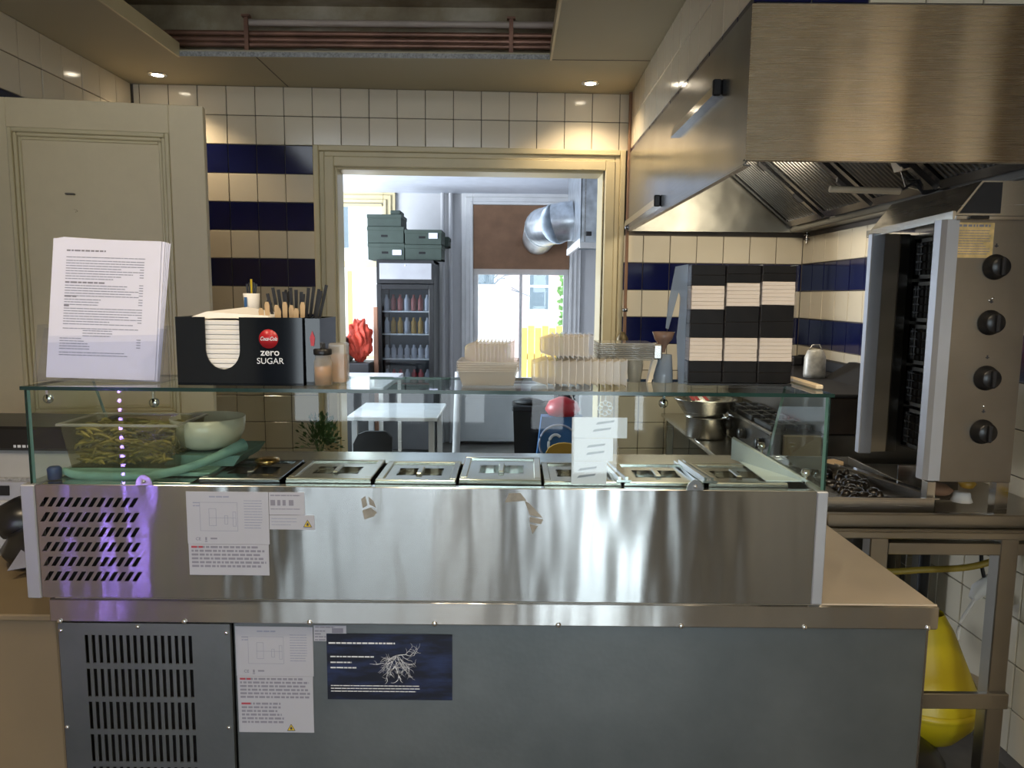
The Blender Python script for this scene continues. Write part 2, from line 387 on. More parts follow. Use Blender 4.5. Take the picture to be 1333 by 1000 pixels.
# opening frame in the back wall (local frame of the wall)
fr = []
def frame_rect(x0, x1, z1, w, y0, y1, name, m=M['cream_paint']):
    b = MB(); b.box(x0, x0 + w, y0, y1, 0, z1, .004); b.box(x1 - w, x1, y0, y1, 0, z1, .004); b.box(x0 + w, x1 - w, y0, y1, z1 - w, z1, .004)
    o = b.build(name, m); o.parent = tr; return o
tr = bpy.data.objects.new('trim_1', None); COL.objects.link(tr); tr['kind'] = 'structure'; tr.location = (0, 4.098, 0); tr.rotation_euler = wb.rotation_euler
frame_rect(-1.066, .602, 2.282, .030, -.034, 0, 'outer_moulding'); frame_rect(-1.037, .573, 2.253, .028, -.020, 0, 'middle_moulding')
frame_rect(-1.010, .546, 2.226, .052, -.028, .16, 'inner_moulding')
frame_rect(-.960, .496, 2.176, .014, .0, .18, 'jamb')

# pipes in the ceiling recess
def pipe_thing(name, z, y, r, m, label, x0=-1.95, x1=1.2):
    o = MB().tube([(x0, y, z), (x1, y, z)], r, 10).build(name, m); tag(o, label, 'pipe')
pipe_thing('ceiling_pipe', 2.815, 3.80, .016, M['pipe_white'], 'cream painted pipe, topmost in the ceiling recess', -1.32)
pipe_thing('ceiling_pipe', 2.775, 3.83, .013, M['copper'], 'thin copper pipe just under the cream painted pipe in the ceiling recess')
pipe_thing('ceiling_pipe', 2.742, 3.82, .014, M['copper'], 'copper pipe in the middle of the bundle in the ceiling recess')
pipe_thing('ceiling_pipe', 2.712, 3.80, .013, M['copper'], 'lowest copper pipe in the ceiling recess, above the grey strip')
b = MB(); b.box(-2, 1.6, 3.9, 3.95, 2.61, 2.93); struct('wall_recess', b, M['plaster'])
for x, w in ((-1.31, 'left'), (-.02, 'right')):
    b = MB(); b.box(x - .010, x + .010, 3.775, 3.785, 2.63, 2.845); b.box(x - .02, x + .02, 3.77, 3.80, 2.835, 2.845)
    tag(b.build('pipe_clip', M['copper']), 'rusty pipe bracket at the %s end of the ceiling recess' % w, 'bracket')
# downlights
for x, y, w in ((-1.78, 3.84, 'above the open cream door'), (.385, 3.92, 'above the frame of the opening')):
    t = thing('downlight', 'round recessed downlight, lit, in the ceiling ' + w, 'light', (x, y, ZC), group='kitchen downlights')
    MB().lathe([(.028, -.001), (.040, -.006), (.046, -.003), (.047, 0)], (x, y, ZC), n=24).build('trim_ring', M['chrome'], t)
    MB().disc([(.028, -.003), (.0001, -.0035)], (x, y, ZC), n=20).build('lamp', M['lamp_on'], t)

# ------------------------------------------------------------------ back room shell
b = MB(); b.box(-3.3, -1.80, 7.5, 7.75, 0, 2.75); b.box(-1.285, -.40, 7.5, 7.75, 0, 2.75); b.box(.56, 2.4, 7.5, 7.75, 0, 2.75)
b.box(-1.8, -1.285, 7.5, 7.75, 2.40, 2.75); b.box(-.40, .56, 7.5, 7.75, 2.39, 2.75); b.box(-1.8, -1.285, 7.5, 7.75, 0, .85); b.box(-.40, .56, 7.5, 7.75, 0, .62)
struct('wall_far', b, M['grey_paint'])
b = MB(); b.box(-3.12, -3.0, 4.2, 5.0, 0, 2.75); b.box(-3.12, -3.0, 6.8, 7.5, 0, 2.75); b.box(-3.12, -3.0, 5.0, 6.8, 0, .55); b.box(-3.12, -3.0, 5.0, 6.8, 2.55, 2.75)  # side opening added to let the fill light in
struct('wall_far_left', b, M['grey_paint'])
b = MB(); b.box(1.55, 1.67, 4.3, 7.5, 0, 2.75); struct('wall_far_right', b, M['grey_paint'])
b = MB(); b.box(-3.1, 1.6, 4.2, 7.6, 2.50, 2.56); struct('ceiling_back_room', b, mat('pale_blue_ceiling', (.60, .63, .70), .6))
b = MB(); b.box(-3.1, -1.0, 4.16, 4.24, 0, 2.75); b.box(.55, 1.6, 4.26, 4.32, 0, 2.75); b.box(-3.1,1.6,4.24,4.30,2.19,2.75); struct('wall_back_reverse', b, M['grey_paint'])
def window(name, x0, x1, z0, z1, fw, m, bars=(), mid=()):
    w = bpy.data.objects.new(name, None); COL.objects.link(w); w['kind'] = 'structure'; w.location = ((x0 + x1) / 2, 7.5, z0)
    b = MB(); y0, y1 = 7.46, 7.50      # architrave proud of the wall, stepped
    for d, yy in ((.115, 7.47), (.075, 7.455), (.03, 7.44)):
        b.box(x0 - d, x0, yy, 7.5, z0 - .02, z1 + d, .004); b.box(x1, x1 + d, yy, 7.5, z0 - .02, z1 + d, .004); b.box(x0, x1, yy, 7.5, z1, z1 + d, .004)
    b.build('window_frame', m, w)
    MB().box(x0 - .12, x1 + .12, 7.40, 7.5, z0 - .05, z0 - .01, .005).build('window_sill', m, w)
    b = MB(); b.box(x0, x0 + fw, 7.52, 7.57, z0, z1, .004); b.box(x1 - fw, x1, 7.52, 7.57, z0, z1, .004); b.box(x0, x1, 7.52, 7.57, z0, z0 + fw, .004); b.box(x0, x1, 7.52, 7.57, z1 - fw, z1, .004)
    for z, h in bars: b.box(x0, x1, 7.515, 7.575, z, z + h, .004)
    for x, h, za, zb in mid: b.box(x, x + h, 7.515, 7.575, za, zb, .004)
    b.build('sash', m, w)
    MB().box(x0 + fw, x1 - fw, 7.54, 7.545, z0 + fw, z1 - fw).build('pane', M['window_glass'], w)
    return w
window('window_1', -1.80, -1.285, .85, 2.40, .03, M['cream_paint'], bars=((1.775, .06),), mid=())
w2 = window('window_2', -.40, .56, .62, 2.39, .05, M['white_paint'], bars=((1.71, .07),), mid=((.065, .03, .62, 1.72),))
bd = MB().box(-.394, .556, 7.435, 7.455, 1.765, 2.385, .002).build('boarded_panel', M['brown_board'], w2)
b = MB()
for x in (-.62, -.70): b.tube([(x, 7.46, .0), (x, 7.46, 2.5)], .022, 10)
tag(b.build('heating_pipes', M['grey_paint']), 'pair of pale grey painted riser pipes beside the boarded window', 'pipe', kind=None)
b = MB(); b.box(-.615, .70, 7.33, 7.45, .04, .52, .006); b.box(-.60, .69, 7.325, 7.331, .07, .49, .002)
tag(b.build('radiator_cover', M['grey_paint']), 'long low pale grey radiator cover below the boarded window', 'radiator cover')

# ------------------------------------------------------------------ outdoors beyond the back room
b = MB(); b.box(-12, 14, 7.8, 30, -.5, -.3); struct('ground', b, M['outside_white'])
t = thing('yard_screen', 'flat white screen panel standing outside the window on the yard side', 'screen', (-.3, 9.2, -.3))
MB().box(-.60, -.02, 9.2, 9.25, -.3, 1.64).build('screen_panel', M['outside_white'], t)
t = thing('brick_house', 'pink brick house with pale framed windows seen through the lower back window', 'building', (2, 20, -.3))
MB().box(-2.4, 3.0, 20, 24, -.3, 7.0).build('wall', M['bricks'], t)
for x in (-1.9, -1.0, .45, 1.35, 2.2):
    for z in (1.15, 3.1):
        o = MB().box(x - .06, x + .56, 19.93, 20.0, z - .08, z + 1.3).build('window_frame', M['outside_white'], t)
        MB().box(x, x + .5, 19.91, 19.935, z, z + 1.22).build('pane', M['outside_dark'], o)
        MB().box(x, x + .5, 19.89, 19.915, z + .58, z + .64).build('glazing_bar', M['outside_white'], o)
t = thing('yard_fence', 'yellow upright board fence outside the back window', 'fence', (.6, 10.5, -.3))
for i in range(11):
    MB().box(.12 + i * .1, .21 + i * .1, 10.5, 10.52, -.3, 1.05 + .03 * (i % 2)).build('board', M['outside_yellow'], t)
MB().box(.1, 1.25, 10.53, 10.56, .6, .68).build('rail', M['outside_yellow'], t)
b = MB(); rr = random.Random(3)
for i in range(420):
    x, y, z = .68 + rr.uniform(-.09, .2), 9.6 + rr.uniform(-.1, .1), rr.uniform(-.2, 2.1); a = rr.uniform(0, 6.28); r = rr.uniform(.025, .05)
    u = Vector((math.cos(a), rr.uniform(-.5, .5), math.sin(a))).normalized() * r; v = u.cross(Vector((rr.uniform(-.4, .4), 1, rr.uniform(-.4, .4)))).normalized() * r * .7
    c = Vector((x, y, z)); b._add([tuple(c - u), tuple(c + v), tuple(c + u), tuple(c - v)], [(0, 1, 2, 3)])
t = thing('ivy_column', 'tall green climbing shrub outside the back window, right of the house', 'shrub', (.72, 9.6, -.3))
b.build('foliage', M['outside_leaf'], t); MB().tube([(.72, 9.6, -.3), (.74, 9.62, 1.9)], .03, 6).build('stem', M['brown_board'], t)
t = thing('bare_tree', 'bare leafless tree outside, above the white screen panel', 'tree', (-.6, 14, -.3))
b = MB(); b.tube([(-.6, 14, -.3), (-.5, 14, 1.6), (-.3, 14, 2.6)], .06, 6, [.09, .06, .03])
for i in range(26):
    z = rr.uniform(1.3, 2.5); x = -.5 + rr.uniform(-.1, .1); dx = rr.uniform(-.8, .9); b.tube([(x, 14, z), (x + dx * .5, 14 + rr.uniform(-.2, .2), z + .25), (x + dx, 14 + rr.uniform(-.3, .3), z + rr.uniform(.1, .6))], .01, 4)
b.build('branches', M['outside_dark'], t)
t = thing('yard_house', 'white rendered house with a yellow door post outside the tall back window', 'building', (-3.5, 13, -.3))
MB().box(-7, -2.6, 13, 16, -.3, 5).build('wall', M['outside_white'], t)
MB().box(-2.86, -2.80, 12.9, 13, -.3, 1.9).build('door_post', M['outside_yellow'], t)
MB().box(-3.05, -2.85, 12.94, 13, 2.3, 3.1).build('window_pane', M['outside_dark'], t)

# ================================================================== THE COUNTER
FY = 1.38
t = thing('refrigerated_counter', 'long stainless steel refrigerated counter with galvanised front and worktop', 'counter', (-.03, 1.73, 0))
ctr = t
b = MB(); b.box(-.90, .838, FY, 2.08, .858, .906, .003); b.build('worktop', [M['steel_band']], t)
b = MB(); b.box(-.888, .834, FY + .003, 2.076, .9061, .9066); b.box(.600, .834, FY + .004, FY + .006, .9062, .909); b.build('top_sheet', M['steel_top'], t)
b = MB(); b.box(-.545, .822, FY + .010, 2.06, .10, .857, .002); b.build('front_panel', M['galv'], t)
MB().box(.8225, .838, FY + .03, 2.06, .10, .857, .002).build('corner_post', M['steel_dark'], t)
MB().box(-.899, -.886, FY + .02, 2.06, .10, .857, .002).build('side_panel', M['steel_dark'], t)
# condenser cover with five rows of upright slots, proud of the body
b = MB(); y0, y1 = FY + .001, FY + .0035
sx0, sx1 = -.837, -.620; rows = [(.832, .774), (.762, .704), (.693, .635), (.624, .566), (.555, .497), (.486, .428)]
b.box(-.884, sx0, y0, y1, .10, .8565); b.box(sx1, -.548, y0, y1, .10, .8565); b.box(sx0, sx1, y0, y1, .832, .8565); b.box(sx0, sx1, y0, y1, .10, rows[-1][1])
for i in range(len(rows) - 1): b.box(sx0, sx1, y0, y1, rows[i + 1][0], rows[i][1])
n = 16; pit = (sx1 - sx0) / n
for zt, zb in rows:
    for k in range(n + 1):
        x = sx0 + k * pit; b.box(x - pit * .5 + .0034 if k else x, x + pit * .5 - .0034 if k < n else x, y0, y1, zb, zt)
b.box(-.884, -.548, y1, FY + .012, .8545, .8565); b.box(-.550, -.548, y1, FY + .012, .1, .8565)
vc = b.build('condenser_cover', M['galv'], t)
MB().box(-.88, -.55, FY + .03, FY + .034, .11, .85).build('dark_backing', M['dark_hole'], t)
for i, (x, z) in enumerate(((-.879, .8605), (-.636, .862), (-.391, .862), (-.147, .862), (.095, .862), (.335, .862), (.576, .862), (.817, .863))):
    MB().disc([(.0055, 0), (.0050, -.002), (.003, -.0032)], (x, FY, z), 'y', 10).build('screw', M['chrome'], t)
for x, z in ((-.728, .850), (-.879, .841), (-.555, .839), (-.879, .639), (-.557, .641)):
    MB().disc([(.0045, 0), (.004, -.0018), (.002, -.003)], (x, y0, z), 'y', 10).build('screw', M['chrome'], vc)

def lines(b, x0, x1, zt, n, dz, h, y, seed=1, words=True, ragged=.5, skip=()):
    rr = random.Random(seed)
    for i in range(n):
        if i in skip: continue
        z = zt - i * dz; xe = x1 - (x1 - x0) * (rr.random() * ragged if rr.random() < .6 else 0); x = x0
        while x < xe:
            w = rr.uniform(.004, .014) if words else (xe - x0); w = min(w, xe - x); b.box(x, x + w, y - .0002, y, z - h, z); x += w + h * .55
def sheet_label(name, x0, x1, z0, z1, y, m, label, cat, corner=None):
    t = thing(name, label, cat, ((x0 + x1) / 2, y, z0))
    MB().box(x0, x1, y - .0008, y, z0, z1).build('sheet', m, t); return t
def warning_triangle(x, z, s, y, parent):
    o = MB().prism([(x - s, z), (x + s, z), (x, z + 1.75 * s)], 'y', y - .0004, y).build('warning_triangle', M['yellow_sign'], parent)
    b = MB(); c = .78
    for k in range(3):
        P = [(x - s, z), (x + s, z), (x, z + 1.75 * s)]; a, q = Vector(P[k]), Vector(P[(k + 1) % 3]); cen = Vector((x, z + .6 * s))
        b.prism([tuple(a), tuple(q), tuple(cen + (q - cen) * .8), tuple(cen + (a - cen) * .8)], 'y', y - .0007, y - .0004)
    b.prism([(x - .25 * s, z + .35 * s), (x + .25 * s, z + .35 * s), (x + .28 * s, z + .65 * s), (x, z + 1.15 * s), (x - .28 * s, z + .65 * s)], 'y', y - .0007, y - .0004)
    b.build('flame_symbol', M['print_dark'], o)
def wiring_sticker(x0, x1, zt, zm, zb, y, label, full):
    w = x1 - x0; t = sheet_label('wiring_sticker', x0, x1, zm, zt, y, M['paper_grey'], label, 'sticker')
    MB().box(x0 + .001, x1 - .002, y - .0009, y - .0001, zb, zm - .0005).build('lower_sheet', M['paper_grey'], t)
    yy = y - .0010; b = MB()
    def rect(a, c, d, e, h=.0006):
        b.box(a, c, yy, yy + .0002, d, d + h); b.box(a, c, yy, yy + .0002, e - h, e); b.box(a, a + h, yy, yy + .0002, d, e); b.box(c - h, c, yy, yy + .0002, d, e)
    H = zt - zm; rect(x0 + .16 * w, x0 + .62 * w, zm + .25 * H, zm + .80 * H); rect(x0 + .27 * w, x0 + .36 * w, zm + .35 * H, zm + .68 * H)
    rect(x0 + .46 * w, x0 + .50 * w, zm + .38 * H, zm + .55 * H); rect(x0 + .56 * w, x0 + .60 * w, zm + .34 * H, zm + .62 * H); b.box(x0 + .27 * w, x0 + .6 * w, yy, yy + .0002, zm + .5 * H, zm + .5 * H + .0006)
    lines(b, x0 + .70 * w, x0 + .92 * w, zt - .16 * H, 11, .052 * H, .0013, yy + .0002, 4, ragged=.2); lines(b, x0 + .28 * w, x0 + .52 * w, zt - .08 * H, 1, .01, .003, yy + .0002, 5, ragged=0)
    lines(b, x0 + .08 * w, x0 + .16 * w, zt - .2 * H, 2, .006, .0022, yy + .0002, 6, ragged=0); b.build('wiring_diagram', M['print_pale'], t)
    text('CE', .0085, x0 + .13 * w, yy, zm + .07 * H, M['print'], t, 'mark')
    b = MB(); b.box(x0 + .215 * w, x0 + .235 * w, yy, yy + .0002, zm + .07 * H, zm + .13 * H); b.box(x0 + .21 * w, x0 + .24 * w, yy, yy + .0002, zm + .04 * H, zm + .055 * H); lines(b, x0 + .28 * w, x0 + .36 * w, zm + .12 * H, 1, .01, .003, yy + .0002, 2, ragged=0)
    b.build('symbol', M['print'], t)
    b = MB(); lines(b, x0 + .04 * w, x0 + .96 * w, zm - .004, 6, .0076, .0042, yy + .0002, 8, ragged=.12); b.build('warning_text', M['print'], t)
    b = MB(); b.box(x0 + .04 * w, x0 + .11 * w, yy - .0002, yy, zm - .008, zm - .004); b.box(x0 + .13 * w, x0 + .18 * w, yy - .0002, yy, zm - .008, zm - .004)
    if full: b.box(x0 + .05 * w, x0 + .17 * w, yy - .0002, yy, zm - .060, zm - .056)
    b.build('red_words', M['print_red'], t)
    if full:
        b = MB(); lines(b, x0 + .05 * w, x0 + .60 * w, zm - .056, 6, .0078, .0042, yy + .0002, 9, ragged=.2); b.build('warning_text', M['print'], t); warning_triangle(x0 + .69 * w, zb + .004, .0085, y - .001, t)
    return t
wiring_sticker(-.541, -.388, .849, .746, .627, FY + .0095, 'large pale wiring diagram sticker on the galvanised panel beside the dark flyer', True)
t = sheet_label('rating_label', -.386, -.322, .820, .8525, FY + .0095, M['paper_grey'], 'small white rating label peeking out above the dark blue flyer', 'sticker')
b = MB(); lines(b, -.383, -.345, .850, 1, .006, .0022, FY + .0087, 3, ragged=0); lines(b, -.384, -.362, .842, 4, .006, .0022, FY + .0087, 4); b.box(-.350, -.328, FY + .0084, FY + .0087, .837, .847); b.build('print', M['print'], t)
# navy flyer
t = sheet_label('navy_flyer', -.361, -.113, .699, .836, FY + .0085, M['navy_print'], 'dark blue flyer with a white root-like figure stuck on the galvanised panel', 'flyer')
yf = FY + .0077; b = MB()
lines(b, -.357, -.226, .8185, 1, .01, .0032, yf, 11, ragged=0); lines(b, -.354, -.268, .790, 1, .01, .0026, yf, 12, ragged=0); lines(b, -.354, -.312, .778, 1, .01, .0026, yf, 13, ragged=0); lines(b, -.354, -.303, .767, 1, .01, .0026, yf, 14, ragged=0)
lines(b, -.354, -.178, .729, 3, .0058, .0018, yf, 15, ragged=.3); b.build('printed_lines', M['white_print'], t)
b = MB(); rr = random.Random(5)
def root(b, x, z, ang, L, w, d):
    pts = [(x, z)]; 
    for i in range(4):
        ang += rr.uniform(-.5, .5); x += math.cos(ang) * L / 4; z += math.sin(ang) * L / 4; pts.append((x, z))
    for i in range(4):
        (a, c), (e, g) = pts[i], pts[i + 1]; n = Vector((c - g, e - a)).normalized(); w0 = w * (1 - i * .2); w1 = w * (1 - (i + 1) * .2)
        b.prism([(a + n.x * w0, c + n.y * w0), (a - n.x * w0, c - n.y * w0), (e - n.x * w1, g - n.y * w1), (e + n.x * w1, g + n.y * w1)], 'y', yf - .0002, yf)
    if d:
        for q in pts[1:]: root(b, q[0], q[1], ang + rr.uniform(-1.1, 1.1), L * .55, w * .55, d - 1)
for a in (-2.9, -2.4, -1.9, -1.5, -1.1, -.5, -.15): root(b, -.222, .792, a, .034, .0009, 2)
for a in (-2.0, -1.3): root(b, -.226, .770, a, .03, .0014, 1)
b.build('root_figure', M['white_print'], t)

# ================================================================== TOPPING DISPLAY UNIT
t = thing('topping_display', 'stainless steel refrigerated topping unit with glass hood standing on the counter', 'display unit', (-.16, 1.55, .907)); tu = t
UX0, UX1, UZ0, UZ1 = -.925, .606, .909, 1.134
# front skin with a field of slanted slots at its left end
b = MB(); y0, y1 = FY - .004, FY - .002; gx0, gx1 = -.905, -.700
b.box(gx1, .583, y0, y1, UZ0 + .002, UZ1); b.box(UX0 + .018, gx0, y0, y1, UZ0 + .002, UZ1); zr = [1.110 - .0294 * k for k in range(6)]; sh = .0185
b.box(gx0, gx1, y0, y1, zr[0], UZ1); b.box(gx0, gx1, y0, y1, UZ0 + .002, zr[5] - sh)
for k in range(5): b.box(gx0, gx1, y0, y1, zr[k + 1], zr[k] - sh)
sp = .0155; sl = .012
for k in range(6):
    zt, zb = zr[k], zr[k] - sh; xs = gx0 + .003
    b.prism([(gx0, zb), (gx0, zt), (xs + sl, zt), (xs, zb)], 'y', y0, y1)
    for j in range(12):
        x = xs + j * sp + .0085; xn = xs + (j + 1) * sp if j < 11 else None
        if xn is not None: b.prism([(x, zb), (x + sl, zt), (xn + sl, zt), (xn, zb)], 'y', y0, y1)
        else: b.prism([(x, zb), (x + sl, zt), (gx1, zt), (gx1, zb)], 'y', y0, y1)
b.build('front_panel', M['steel_front'], t)
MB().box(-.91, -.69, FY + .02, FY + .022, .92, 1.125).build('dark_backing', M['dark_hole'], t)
MB().box(UX0 - .010, UX0 + .017, FY - .007, 1.70, UZ0, UZ1, .002).build('side_panel', M['steel_vert'], t)
MB().box(.5845, UX1, FY - .004, 1.70, UZ0, UZ1, .002).build('side_panel', M['steel_vert'], t)
b = MB(); b.box(-.90, .584, FY + .0, FY + .018, 1.128, 1.1345, .001); b.box(-.64, .584, 1.585, 1.70, 1.128, 1.1345, .001); b.box(-.90, -.622, FY + .018, 1.70, 1.128, 1.1345, .001)
b.box(-.9, .584, 1.69, 1.70, UZ0, 1.128); b.box(-.9, .584, FY, 1.69, UZ0, UZ0 + .005); b.build('top_rim', M['steel_bright'], t)
MB().box(-.62, .58, FY + .02, 1.585, 1.02, 1.03).build('pan_well', M['steel_dark'], t)
# glass hood
GT = 1.322
def glass_sheet(name, x0, x1, y0, y1, z0, z1, edges):
    o = MB().box(x0, x1, y0, y1, z0, z1).build(name, M['glass'], t)
    e = MB()
    for q in edges: e.box(*q)
    e.build('polished_edge', M['green_edge'], o); return o
g = .006
glass_sheet('top_glass', -.925, .606, FY, 1.605, GT - .006, GT, [(-.926, .607, FY - .0008, FY, GT - .0065, GT + .0005), (.606, .6068, FY, 1.605, GT - .006, GT), (-.9258, -.925, FY, 1.605, GT - .006, GT), (-.925, .606, 1.605, 1.6058, GT - .006, GT)])
glass_sheet('front_glass', -.918, .600, FY + .001, FY + .007, 1.1345, GT - .0062, [(-.9188, -.918, FY + .001, FY + .007, 1.1345, GT - .007), (.600, .6008, FY + .001, FY + .007, 1.1345, GT - .007)])
for x in (-.918, .594):
    o = MB().prism([(FY + .0075, 1.1345), (1.69, 1.1345), (1.60, GT - .0063), (FY + .0075, GT - .0063)], 'x', x, x + .006).build('side_glass', M['glass'], t)
    e = MB(); e.box(x, x + .006, FY + .0070, FY + .0076, 1.135, GT - .007); e.prism([(1.69, 1.1345), (1.691, 1.1345), (1.601, GT - .0063), (1.60, GT - .0063)], 'x', x, x + .006); e.build('polished_edge', M['pale_edge'], o)
# glass clips and round fixings
for x, z, ln in ((-.881, 1.298, .018), (-.680, 1.292, .020), (.288, 1.300, .03)):
    b = MB(); b.disc([(.0085, .0), (.0095, .004), (.0085, .008), (.005, .010)], (x, FY + .008, z), 'y', 14); b.box(x - .002, x + .002, FY + .008, FY + .014, z, GT - .0062); b.build('glass_fixing', M['chrome'], t)
for x in (-.700, .351):
    b = MB(); b.prism([(x + .016 * math.cos(a * math.pi / 10), 1.1346 + .020 * math.sin(a * math.pi / 10)) for a in range(11)], 'y', FY - .003, FY + .0005); b.build('glass_clip', M['steel_bright'], t)
    MB().disc([(.004, 0), (.003, -.002)], (x, FY - .003, 1.1425), 'y', 8).build('screw', M['chrome'], t)
for x, y, z in ((.560, 1.63, 1.165), (.585, 1.44, 1.150)):
    b = MB(); b.tube([(x, y, 1.135), (x, y, z + .010)], .004, 8); b.disc([(.007, z), (.009, z + .006), (.007, z + .013)], (x, y, 0), 'z', 12); b.build('glass_clamp', M['chrome'], t)
o = MB().box(.596, .611, FY + .06, 1.60, GT + .001, GT + .010, .002).build('edge_profile', M['tube'], t)
# stickers on the steel
yp = FY - .0042
w = wiring_sticker(-.620, -.463, 1.124, 1.021, .959, yp, 'pale wiring diagram sticker with worn corners on the brushed steel front', False)
t2 = sheet_label('barcode_sticker', -.462, -.394, 1.080, 1.124, yp, M['paper_grey'], 'white sticker with small black symbols near the top of the steel front', 'sticker')
b = MB(); lines(b, -.459, -.402, 1.119, 1, .01, .0022, yp - .0008, 3, ragged=0)
for x, w_ in ((-.459, .009), (-.446, .006), (-.436, .006), (-.424, .009)): b.box(x, x + w_, yp - .0010, yp - .0008, 1.098, 1.109)
lines(b, -.459, -.40, 1.092, 1, .01, .0015, yp - .0008, 4, ragged=.4); b.build('print', M['print'], t2)
t2 = sheet_label('flammable_sticker', -.462, -.376, 1.051, 1.079, yp, M['paper_grey'], 'narrow sticker with a yellow flame warning triangle on the steel front', 'sticker')
warning_triangle(-.389, 1.056, .0085, yp - .0008, t2)
b = MB(); lines(b, -.458, -.41, 1.073, 3, .006, .0012, yp - .0008, 5); b.build('print', M['print_pale'], t2)
# glue remains on the steel
def blotch(name, polys, label):
    b = MB()
    for P in polys: b.prism(P, 'y', yp - .0005, yp)
    tag(b.build(name, M['residue']), label, 'residue')
M['residue'] = mat('glue_residue', (.25, .24, .21), .7, var=.2, vs=60)
blotch('glue_residue', [[(-.286, 1.112), (-.278, 1.118), (-.274, 1.100), (-.283, 1.094)], [(-.272, 1.117), (-.262, 1.108), (-.258, 1.096), (-.270, 1.101)], [(-.284, 1.090), (-.268, 1.096), (-.256, 1.086), (-.262, 1.078), (-.280, 1.072)]], 'small grey glue residue flake near the middle of the steel front')
blotch('glue_residue', [[(-.012, 1.108), (-.004, 1.126), (.018, 1.127), (.030, 1.112)], [(.026, 1.112), (.036, 1.106), (.062, 1.078), (.036, 1.084)], [(.036, 1.080), (.062, 1.075), (.058, 1.066), (.036, 1.070)], [(.036, 1.066), (.052, 1.062), (.042, 1.046)]], 'fan-shaped torn sticker residue on the steel front')

# lids of the pans
def lid(x0, label, mt, w=.157, d=.172, tilt=0, yaw=0, lift=0):
    t = thing('lidded_pan', label, 'pan', (x0 + w / 2, 1.405 + d / 2, 1.1365 + lift), 0, 'lidded pans in the topping unit')
    t.rotation_euler = (R(tilt), 0, R(yaw)); X, Y_ = w / 2, d / 2
    b = MB()
    for a, c, e, f in ((-X, X, -Y_, -Y_ + .014), (-X, X, Y_ - .014, Y_), (-X, -X + .014, -Y_ + .014, Y_ - .014), (X - .014, X, -Y_ + .014, Y_ - .014)): b.box(a, c, e, f, 0, .006, .0015)
    b.box(-X, X, -Y_, -Y_ + .003, -.010, .001); b.box(-X, X, Y_ - .003, Y_, -.010, .001)
    b.build('lid_rim', mt, t, True)
    b = MB(); ix, iy = X - .014, Y_ - .014; N_ = 24; hz = .0005
    ring = [(ix if abs(math.cos(a)) > abs(math.sin(a)) else 0, 0) for a in ()]
    # plate with two oval finger hollows either side of a bridge
    zt = .002; b.box(-ix, ix, -iy, -.030, -.001, zt); b.box(-ix, ix, .030, iy, -.001, zt); b.box(-ix, -.045, -.030, .030, -.001, zt); b.box(.045, ix, -.030, .030, -.001, zt)
    b.box(-.006, .006, -.030, .030, .002, .007, .002); b.box(-.045, .045, -.030, .030, -.012, -.010)
    for s in (-1, 1):
        b.box(-.045, .045, s * .030 - .001, s * .030 + .001, -.011, zt); b.box(s * .045 - .001, s * .045 + .001, -.030, .030, -.011, zt)
        for k in range(4):
            for q in (-1, 1):
                cx, cy = (.045 if k % 2 else .008) * s, .030 * q; b.prism([(cx, cy), (cx + (-.012 if k % 2 else .010) * s, cy), (cx, cy - .012 * q)], 'z', -.010, zt)
    b.build('lid_plate', mt, t, True)
    b = MB(); b.box(-X + .008, X - .008, -Y_ + .008, Y_ - .008, -.060, -.058); b.box(-X + .008, -X + .010, -Y_ + .008, Y_ - .008, -.058, -.002); b.box(X - .010, X - .008, -Y_ + .008, Y_ - .008, -.058, -.002)
    b.box(-X + .010, X - .010, -Y_ + .008, -Y_ + .010, -.058, -.002); b.box(-X + .010, X - .010, Y_ - .010, Y_ - .008, -.058, -.002); b.build('pan_body', M['steel_dark'], t, True)
    return t
LN = [(-.607, 'leftmost lidded steel pan with a brass-coloured cap lying on it', M['steel_dark'], .157, 0, 0, 0),
      (-.438, 'lidded steel pan, second from the pickle tub in the topping unit', M['steel'], .165, 0, 0, .002),
      (-.265, 'flat lidded steel pan just before the bright raised one', M['steel'], .157, 0, 0, 0),
      (-.100, 'bright lidded steel pan sitting raised in the middle of the unit', M['steel_bright'], .160, 3.0, -1, .007),
      (.064, 'lidded steel pan partly behind the pale reflection sheets', M['steel'], .150, 0, 0, 0),
      (.220, 'lidded steel pan just past the pale reflection sheets, nearer the steel pot', M['steel_bright'], .155, 0, 0, 0),
      (.384, 'last lidded steel pan, beside the white plastic wedge', M['steel'], .155, 0, 0, 0)]
for x0, lb, mt, w_, ti, ya, li in LN: lid(x0, lb, mt, w_, tilt=ti, yaw=ya, lift=li)
tag(MB().disc([(.020, 1.1440), (.026, 1.148), (.025, 1.154), (.012, 1.157)], (-.515, 1.53, 0), 'z', 20).build('brass_cap', mat('brass', (.55, .36, .15), .25, 1)), 'round brass-coloured cap lying on the leftmost lidded pan', 'cap')
for x, w_ in ((.205, 'the reflection sheets'), (.372, 'the round glass clip')):
    b = MB(); b.prism([(x, 1.40), (x + .028, 1.40), (x + .004, 1.58), (x - .018, 1.58)], 'z', 1.1435, 1.1475)
    b.prism([(x + .004, 1.41), (x + .009, 1.41), (x - .007, 1.57), (x - .011, 1.57)], 'z', 1.1475, 1.152); b.prism([(x + .018, 1.41), (x + .023, 1.41), (x + .004, 1.57), (x - .001, 1.57)], 'z', 1.1475, 1.152)
    tag(b.build('divider_bar', M['steel_bright']), 'ribbed bright steel divider bar between lidded pans beside ' + w_, 'divider', 'steel divider bars')
b = MB(); b.hexa([(.490, 1.62, 1.143), (.570, 1.42, 1.143), (.585, 1.42, 1.143), (.570, 1.64, 1.143), (.490, 1.62, 1.190), (.570, 1.42, 1.150), (.5745, 1.42, 1.150), (.500, 1.64, 1.190)])
